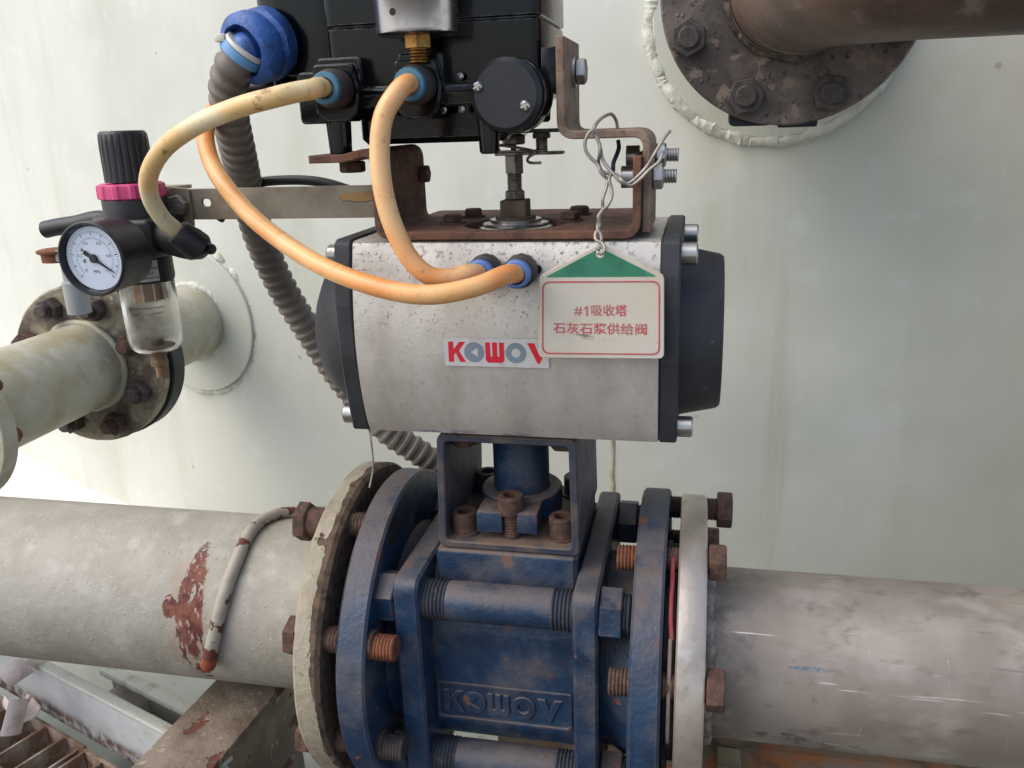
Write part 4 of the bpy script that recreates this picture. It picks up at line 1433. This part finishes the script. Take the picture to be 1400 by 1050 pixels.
d = V((math.cos(na), 0, math.sin(na))); t_ = V((-math.sin(na), 0, math.cos(na)))
mb = MB(); mb.prism([(-6.5, -1.0), (-5.8, -1.3), (-2, -0.9), (2, -0.8), (13.6, -0.15), (13.6, 0.15), (2, 0.8), (-2, 0.9), (-5.8, 1.3), (-6.5, 1.0)], 0, 0.4, (gx, gy + 0.9, gz), d, t_)
mb.lathe([(0, 0), (2.4, 0), (2.2, 0.9), (0, 1.0)], (gx, gy + 0.9, gz), (0, -1, 0), 24)
part('needle', mb, INK, pg)
mb = MB(); mb.lathe([(0, 0.9), (17.3, 0.9), (17.3, 0.3), (0, 0.3)], (gx, gy, gz), (0, -1, 0), 48)
part('gauge_glass', mb, GLASS, pg)

# arm that carries the regulator
am = thing('regulator_bracket', 'flat steel strip bracket holding the filter regulator beside the rusty channel', 'bracket', (-120, -5, 268))
mb = MB()
def slot(cx, cz, w, h):
    return rrect(cx - w / 2, cz - h / 2, cx + w / 2, cz + h / 2, min(w, h) * 0.48, 5)
mb.prism(rrect(-188, 268.2, -62, 286.6, 1.5, 3), 1.2, 3.8, (0, 0, 0), X, Z, holes=[slot(-177, 278.2, 6, 4.6)], bev=0.3)
mb.strip([(-63, -2.5), (-56, -2.5), (-53.2, 2), (-53.2, 26)], 2.6, 268.2, 286.6, (0, 0, 0), X, Y, 4, 0.3)
part('strip', mb, STRIP, am)
mb = MB(); mb.prism(fillet([(-222, 264), (-186, 264), (-186, 287), (-197, 288), (-222, 278)], 2, 3, True), 4.0, 6.6, (0, 0, 0), X, Z, bev=0.3)
mb.box(-222, -196, -6, 14, 286.0, 288.2, 0.4)
part('angle_plate', mb, STRIP, am)
mb = MB(); mb.hexa(6.8, 0, 6, (-192.5, -6.6, 277.5), (0, -1, 0), 0.2); part('hex_bolt', mb, WORN, am)

# ------------------------------------------------------------------ hoses
def hose(name, pts, r, mat, label):
    path = resample(smooth_path(pts, 14), 1.6)
    mb = MB(); mb.tube(path, r, 22)
    return solo(name, mb, mat, pts[len(pts) // 2], label, 'hose', 'air hoses', 60)

hose('air_hose', [(-63.5, -62, 337.4), (-65.5, -75, 337.6), (-64.4, -83, 336.5), (-70.1, -89, 335.3), (-78.4, -95, 333.2), (-96.9, -96, 329.4), (-122.4, -90, 322.7), (-147.2, -82, 312.3), (-163.7, -74, 299.3), (-170.6, -66, 286.9), (-171, -58, 275.2), (-170, -51, 268.8), (-170.8, -44, 263.9)], 4.7, HOSE_A,
     'dirty yellowed hose curving from black positioner down to the filter regulator')
hose('air_hose', [(-130, -12, 340), (-141, -14, 340), (-145.4, -18, 336.7), (-151.8, -28, 327.6), (-149.6, -40, 315.4), (-137.3, -54, 298.2), (-112.6, -70, 278.2), (-83.2, -84, 262.2), (-55.7, -96, 252.3), (-27.2, -104, 245.8), (-5.6, -105, 243.8), (13.6, -98, 246.3), (25, -86, 249.7), (27.8, -74, 248.2), (27.8, -62, 247.8)], 4.7, HOSE_B,
     'long orange hose sagging across the silver actuator to its right port')
hose('air_hose', [(-21, -62, 337.2), (-21, -76, 337), (-23.9, -84, 332), (-28.1, -90, 322.8), (-30.4, -92, 308.5), (-29.6, -94, 292.2), (-25.9, -95, 275.5), (-19.2, -95, 260.1), (-10.7, -93, 250.8), (-1.5, -88, 248.5), (6, -82, 249.6), (9.5, -72, 248), (9.5, -60, 247.6)], 4.7, HOSE_C,
     'short orange hose looping from positioner middle port to actuator left port')

# ------------------------------------------------------------------ conduit, gland, cable
cpts = [(-121.9, -38, 358.1), (-128.4, -38, 351.2), (-136.7, -32, 341.4), (-144.4, -20, 326.6), (-152.1, -3, 308.3), (-163.3, 22, 282.4), (-169.6, 42, 251), (-166.8, 58, 216.1), (-155.7, 72, 179), (-138.2, 80, 141.4), (-111.2, 86, 103.2), (-84.4, 92, 80.4), (-63.8, 100, 58.3), (-40, 112, 20)]
cd_ = thing('corrugated_conduit', 'ribbed grey brown conduit hanging from blue gland behind the actuator', 'conduit', cpts[3])
path = resample(smooth_path(cpts, 14), 0.75)
def ribs(t, i):
    s = i * 0.75
    q = math.sin(s * 2 * math.pi / 7.4)
    return 9.7 + 0.85 * max(-0.75, min(0.9, q * 1.5))
mb = MB(); mb.tube(path, ribs, 28)
part('ribbed_tube', mb, CONDUIT, cd_)
gd = thing('cable_gland', 'blue taped cable gland on the left side of the black positioner', 'cable gland', (-118, -30, 362))
gc_, ga = V((-116, -24, 363)), V((-0.3, -0.9, -0.25)).normalized()
mb = MB(); mb.lathe([(0, -6), (17, -6), (18.5, -4), (18.8, 3), (17.4, 5), (18.6, 8), (18.2, 14), (16, 17), (13.2, 18), (12.6, 16), (12.2, 10), (0, 10)], gc_, ga, 48, wob=lambda i, a: 0.9 * noise.noise(V((math.cos(a) * 2.2, math.sin(a) * 2.2, i * 0.8))))
part('gland_body', mb, GLAND, gd)
mb = MB(); mb.tube(smooth_path([gc_ + ga * 8, gc_ + ga * 15, V(cpts[0]), V(cpts[1])], 10), lambda t, i: 9.0 + 0.7 * noise.noise(V((i * 0.3, 0, 0))), 24)
part('tape_wrap', mb, GLAND, gd)
dcon = (V(cpts[1]) - V(cpts[0])).normalized()
mb = MB(); mb.lathe([(8, 0), (10.8, 0), (11.2, 1), (11.2, 4.5), (10.4, 5), (8, 5)], V(cpts[0]) - dcon * 1, dcon, 40)
part('tape_band', mb, TIEBLUE, gd)
mb = MB(); mb.lathe([(8, 0), (11.3, 0), (11.5, 1.8), (11.1, 2.4), (8, 2.4)], V(cpts[0]) - dcon * 3.8, dcon, 40)
mb.box(-3, 3, -2.4, 2.4, -2, 2, 0.8, 2, Matrix.Translation(V(cpts[0]) - dcon * 3 + V((-11, -5, 5))))
part('zip_tie', mb, NYLON, gd)

path = resample(smooth_path([(-186.3, 24, 265.2), (-172.9, 24, 279.7), (-157.7, 24, 287.1), (-135.1, 24, 288.8), (-113.4, 24, 287.1), (-92.4, 24, 281), (-62, 30, 270), (-40, 60, 250)], 12), 2.0)
mb = MB(); mb.tube(path, 3.0, 16)
solo('black_cable', mb, RUBBER, path[10], 'thin black cable arching behind the flat steel strip arm', 'cable')
path = resample(smooth_path([(-68.4, -44, 153), (-66.8, -46, 147.1), (-66.2, -47, 133.9), (-67, -48, 126), (-68.8, -50, 117.5)], 12), 1.5)
mb = MB(); mb.tube(path, 0.55, 8)
solo('loose_string', mb, WIRE, path[4], 'thin pale string hanging below the left end of the actuator', 'string')

# ------------------------------------------------------------------ tag and its wire
tg = thing('valve_tag', 'white house shaped plastic tag with green top and red Chinese lettering', 'tag', (67.8, -64, 230))
def ty(z):
    return -66.0 + (z - 203) * 0.035
vv = V((0, 0.035, 1)).normalized()
to = V((0, -66.0 - 203 * 0.035, 0))
outl = fillet([(36.6, 203.9), (99.4, 204.9), (98.6, 246.2), (68.4, 261.6), (37.6, 245.6)], [3, 3, 3.5, 3, 3.5], 5, True)
mb = MB(); mb.prism(outl, -0.7, 0.7, to, X, vv, holes=[ngon(67.8, 257.6, 2.0, 16)], bev=0.3)
part('tag_plate', mb, TAGW, tg)
tri = fillet([(40.6, 245.0), (68.0, 259.4), (95.4, 245.6)], [0.4, 2.0, 0.4], 4, True)
mb = MB(); mb.prism(tri, 0.7, 0.85, to, X, vv, holes=[ngon(67.8, 256.7, 2.2, 16)]); part('green_panel', mb, TAGG, tg)
fo_ = fillet([(38.4, 206.0), (97.4, 206.8), (96.8, 243.6), (39.2, 243.0)], 4.0, 6, True)
fi_ = fillet([(39.2, 206.8), (96.6, 207.6), (96.0, 242.8), (40.0, 242.2)], 3.4, 6, True)
mb = MB(); mb.prism(fo_, 0.7, 0.85, to, X, vv, holes=[fi_]); part('red_border', mb, TAGR, tg)
l1 = to + X * 67.6 + vv * 228.4 + V((0, -0.8, 0))
part('tag_lettering', text('吸收塔', 6.0, l1 + X * 4.5, X, vv, 0.06, sx=1.0, bold=0.014), TAGR, tg)
part('tag_lettering', text('#', 6.0, l1 - X * 10.6, X, vv, 0.06, sx=1.1, bold=0.014), TAGR, tg)
mb = MB(); mb.prism([(-0.4, -2.4), (0.5, -2.4), (0.5, 2.5), (-0.2, 2.5), (-1.4, 1.5), (-1.4, 0.7), (-0.4, 1.3)], -0.06, 0.06, l1 - X * 6.2, X, vv)
part('tag_lettering', mb, TAGR, tg)
part('tag_lettering', text('石灰石浆供给阀', 6.0, to + X * 67.8 + vv * 219.2 + V((0, -0.8, 0)), X, vv, 0.06, sx=1.12, bold=0.014), TAGR, tg)

tw = thing('tie_wire', 'twisted silver tie wire looped over the stepped bracket holding tag', 'wire', (70, -50, 285))
def wire(pts, r=0.85, mat=WIRE, nm='wire_strand'):
    p = resample(smooth_path(pts, 10), 0.8)
    mb = MB(); mb.tube(p, r, 10)
    part(nm, mb, mat, tw)
wire([(72.4, -22, 312.8), (71.5, -24, 317.8), (69.7, -32, 320.7), (66.4, -42, 319.1), (64.2, -48, 316.2), (63.2, -51, 312.9), (65.4, -52, 309.5), (66.8, -52, 304.7), (67.8, -52, 299.9), (70.7, -53, 295.8), (74, -54, 292.3), (76.6, -55, 289.6), (80.1, -55, 288.5), (84.1, -54, 291.1), (88.9, -53, 296.1), (92.2, -53, 301.4), (94.9, -52, 305.9), (97.4, -50, 309.8), (99.7, -48, 312.4)])
wire([(65.6, -51, 309.4), (63.8, -53, 313.6), (61.4, -54, 312.3), (59.6, -54, 308.3), (60, -54, 304.3), (62.4, -54, 300.8), (65.6, -54, 297.7), (67.4, -55, 293.9), (70.1, -54, 290.7), (70, -56, 287.1), (68.4, -58, 281.7), (68.4, -58, 276.9), (66.5, -60, 273.6), (67.2, -60, 269.4), (65.3, -62, 265.5), (65.9, -64, 262.9), (69, -67, 261.9), (70.6, -69, 259.4), (69.3, -69.5, 257.1), (67.4, -68, 257.2)])
wire([(66.7, -54, 307.5), (66.6, -54, 302.7), (65.6, -51, 298.5), (67.5, -52, 294.4), (71.7, -52, 293), (74.6, -53, 292.6), (77.4, -57, 290.4), (81.5, -56, 287.6), (85.6, -55, 290.1), (90.3, -54, 294.7), (94.4, -53, 298), (96, -52, 301.2), (96.6, -52, 303.6)])
wire([(72.1, -53, 293.7), (71.4, -56, 290.5), (72.6, -57, 286.4), (72.7, -58, 282.4), (70.6, -59, 278.3), (67.4, -58, 275.5), (66.6, -58, 272), (66.2, -61, 268.2), (68.1, -62, 264.8), (67.9, -63, 260.7), (67, -65, 258.1)])
wire([(72.8, -26, 307.8), (73.4, -28, 304.3), (72.8, -34, 301), (72.1, -42, 297.9), (72.6, -50, 294.2)], 1.1, WIRESHADE, 'shaded_strand')  # same wire further back, its shade painted in with a darker material

# ------------------------------------------------------------------ supports at the lower edge
sb = thing('pipe_support', 'chipped rusty flat support plate under the pale painted pipe', 'support', (-190, -40, -64))
M = Matrix.Translation(V((-189, 0, -57))) @ Matrix.Rotation(math.radians(-4), 4, 'Z')
mb = MB(); mb.box(-25.5, 25.5, -140, 70, -6, 0, 1.2, 2, M)
mb.jitter(0.6, 0.06)
part('flat_plate', mb, SUPPORT, sb)
mb = MB(); mb.box(-24, -18, -138, 68, -150, -6.2, 1.0, 2, M)
part('web', mb, SUPPORT, sb)

ang = math.radians(-19.6)
BM = Matrix.Translation(V((-368, 20, -112))) @ Matrix.Rotation(ang, 4, 'Z')
al = thing('angle_beam', 'white painted steel angle beam with rusty lower edge, bottom left', 'beam', V((-368, 20, -152)))
mb = MB(); mb.box(-240, 175, 0, 4, -46, 0, 0.6, 2, BM)
part('upright_leg', mb, ANGLE, al)
mb = MB(); mb.box(-240, 175, -0.5, 9, 0.2, 4.4, 1.6, 3, BM)
mb.jitter(0.8, 0.07)
part('top_lip', mb, WELD, al)

tb = thing('tee_bracket', 'short pale painted tee shaped bracket behind the white angle beam', 'bracket', V((-330, 70, -160)))
TM = Matrix.Translation(V((-320, 38, -118))) @ Matrix.Rotation(math.radians(-19.6), 4, 'Z')
mb = MB(); mb.box(-56, 60, -5, 7, -3, 3, 1.2, 2, TM); mb.jitter(1.0, 0.09)
part('top_bar', mb, WELD, tb)
mb = MB(); mb.box(-44, -6, -27, 3, -17, -13, 1.0, 2, TM); mb.box(-6, -3, -27, 3, -40, -13, 0.8, 2, TM)
part('shelf', mb, PEEL, tb)
mb = MB(); mb.box(-54, 58, 3, 6, -90, -3, 0.8, 2, TM)
part('back_plate', mb, SHADEPLATE, tb)

gt = thing('floor_grating', 'rusty steel bar grating in the lower left corner', 'grating', V((-350, -80, -175)))
GM = Matrix.Translation(V((-368, 20, -152))) @ Matrix.Rotation(ang, 4, 'Z')
mb = MB(); mb.box(-150, 14, -13, -10, -28, 0, 0.4, 1, GM); part('edge_bar', mb, GRATE, gt)
mb = MB(); mb.box(16, 190, -15, -12, -28, 0, 0.4, 1, GM); part('edge_bar', mb, GRATE, gt)
def gbar(mb):
    mb.box(-1.3, 1.3, -220, 0, -28, 0, 0.3, 1)
GMESH = MB(); gbar(GMESH); GMESH = finish_mesh(GMESH, 'bearing_bar', GRATE, (0, 0, 0))
for k in range(12):
    x = -147 + 27.0 * k
    if abs(x - 15) < 8:
        continue
    o = bpy.data.objects.new('bearing_bar', GMESH); COL.objects.link(o); o.parent = gt
    p = GM @ V((x, -14.2, -0.4))
    o.matrix_local = Matrix.Translation((p - ORIGIN[gt]) * MM) @ Matrix.Rotation(ang, 4, 'Z')
for x in (11.5, 18.5):
    o = bpy.data.objects.new('bearing_bar', GMESH); COL.objects.link(o); o.parent = gt
    p = GM @ V((x, -15.6, -0.4))
    o.matrix_local = Matrix.Translation((p - ORIGIN[gt]) * MM) @ Matrix.Rotation(ang, 4, 'Z')
for y in (-62, -122, -182):
    a, b = GM @ V((-145, y, 1.5)), GM @ V((185, y, 1.5))
    n_ = 60
    mb = MB(); mb.tube([a.lerp(b, i / n_) for i in range(n_ + 1)], 2.6, 10); part('cross_rod', mb, GRATE, gt)

# curled flakes of peeled paint lying on the beam at the left edge
def curl(loc, axis, r, L, a0, a1, nm_label):
    u, v, w = frame(axis)
    mb = MB(); n = 30
    rows = []
    for i in range(n + 1):
        a = a0 + (a1 - a0) * i / n
        d = u * math.cos(a) + v * math.sin(a)
        rr = r * (1 + 0.1 * i / n)
        row = []
        for s in range(13):
            t = s / 12
            e = L * (0.93 + 0.07 * noise.noise(V((i * 0.22, s * 0.5, r))))
            row.append((V(loc) + d * rr + w * (t * e), V(loc) + d * (rr - 1.2) + w * (t * e)))
        rows.append([(mb.bm.verts.new(p), mb.bm.verts.new(q)) for p, q in row])
    for A, B in zip(rows, rows[1:]):
        for s in range(12):
            mb.bm.faces.new((A[s][0], B[s][0], B[s + 1][0], A[s + 1][0]))
            mb.bm.faces.new((A[s][1], A[s + 1][1], B[s + 1][1], B[s][1]))
        mb.bm.faces.new((A[0][0], A[0][1], B[0][1], B[0][0]))
        mb.bm.faces.new((A[12][0], B[12][0], B[12][1], A[12][1]))
    for r_ in (rows[0], rows[-1]):
        for s in range(12):
            mb.bm.faces.new((r_[s][0], r_[s + 1][0], r_[s + 1][1], r_[s][1]))
    return solo('paint_flake', mb, PEEL, loc, nm_label, 'paint flake', 'curled paint flakes at the left edge')

curl((-443.2, 26.5, -112), (0.6, 0.5, 0.35), 9, 22, 0.3, 4.2, 'upper curled pale paint flake on the white angle beam end')
curl((-439.2, 28.7, -135), (0.75, -0.5, 0.1), 11, 26, 2.4, 5.9, 'cupped pale paint flake with open round end below the upper flake')
curl((-412.6, -16.4, -128), (0.1, 0.5, 0.9), 13, 30, 2.4, 4.6, 'pale paint flake standing on end above the grating at left edge')

# rusty beam and small olive bracket under the stainless pipe
rb_ = thing('rusty_beam', 'rust streaked steel beam under the bare stainless pipe', 'beam', V((300, 60, -170)))
mb = MB(); mb.box(-20, 700, 30, 38, -175, -100, 1.2, 2); part('upright_leg', mb, RBEAM, rb_)
mb = MB(); mb.box(-20, 700, 38.3, 100, -108, -100, 1.2, 2); part('flat_leg', mb, RBEAM, rb_)
ob = solo('olive_strut', MB().box(142, 158, 8, 28, -200, -92, 1.0, 2, Matrix.Rotation(0.05, 4, 'Y')), OLIVE, (150, 18, -200), 'narrow olive painted strut in front of the rusty beam at right', 'strut')
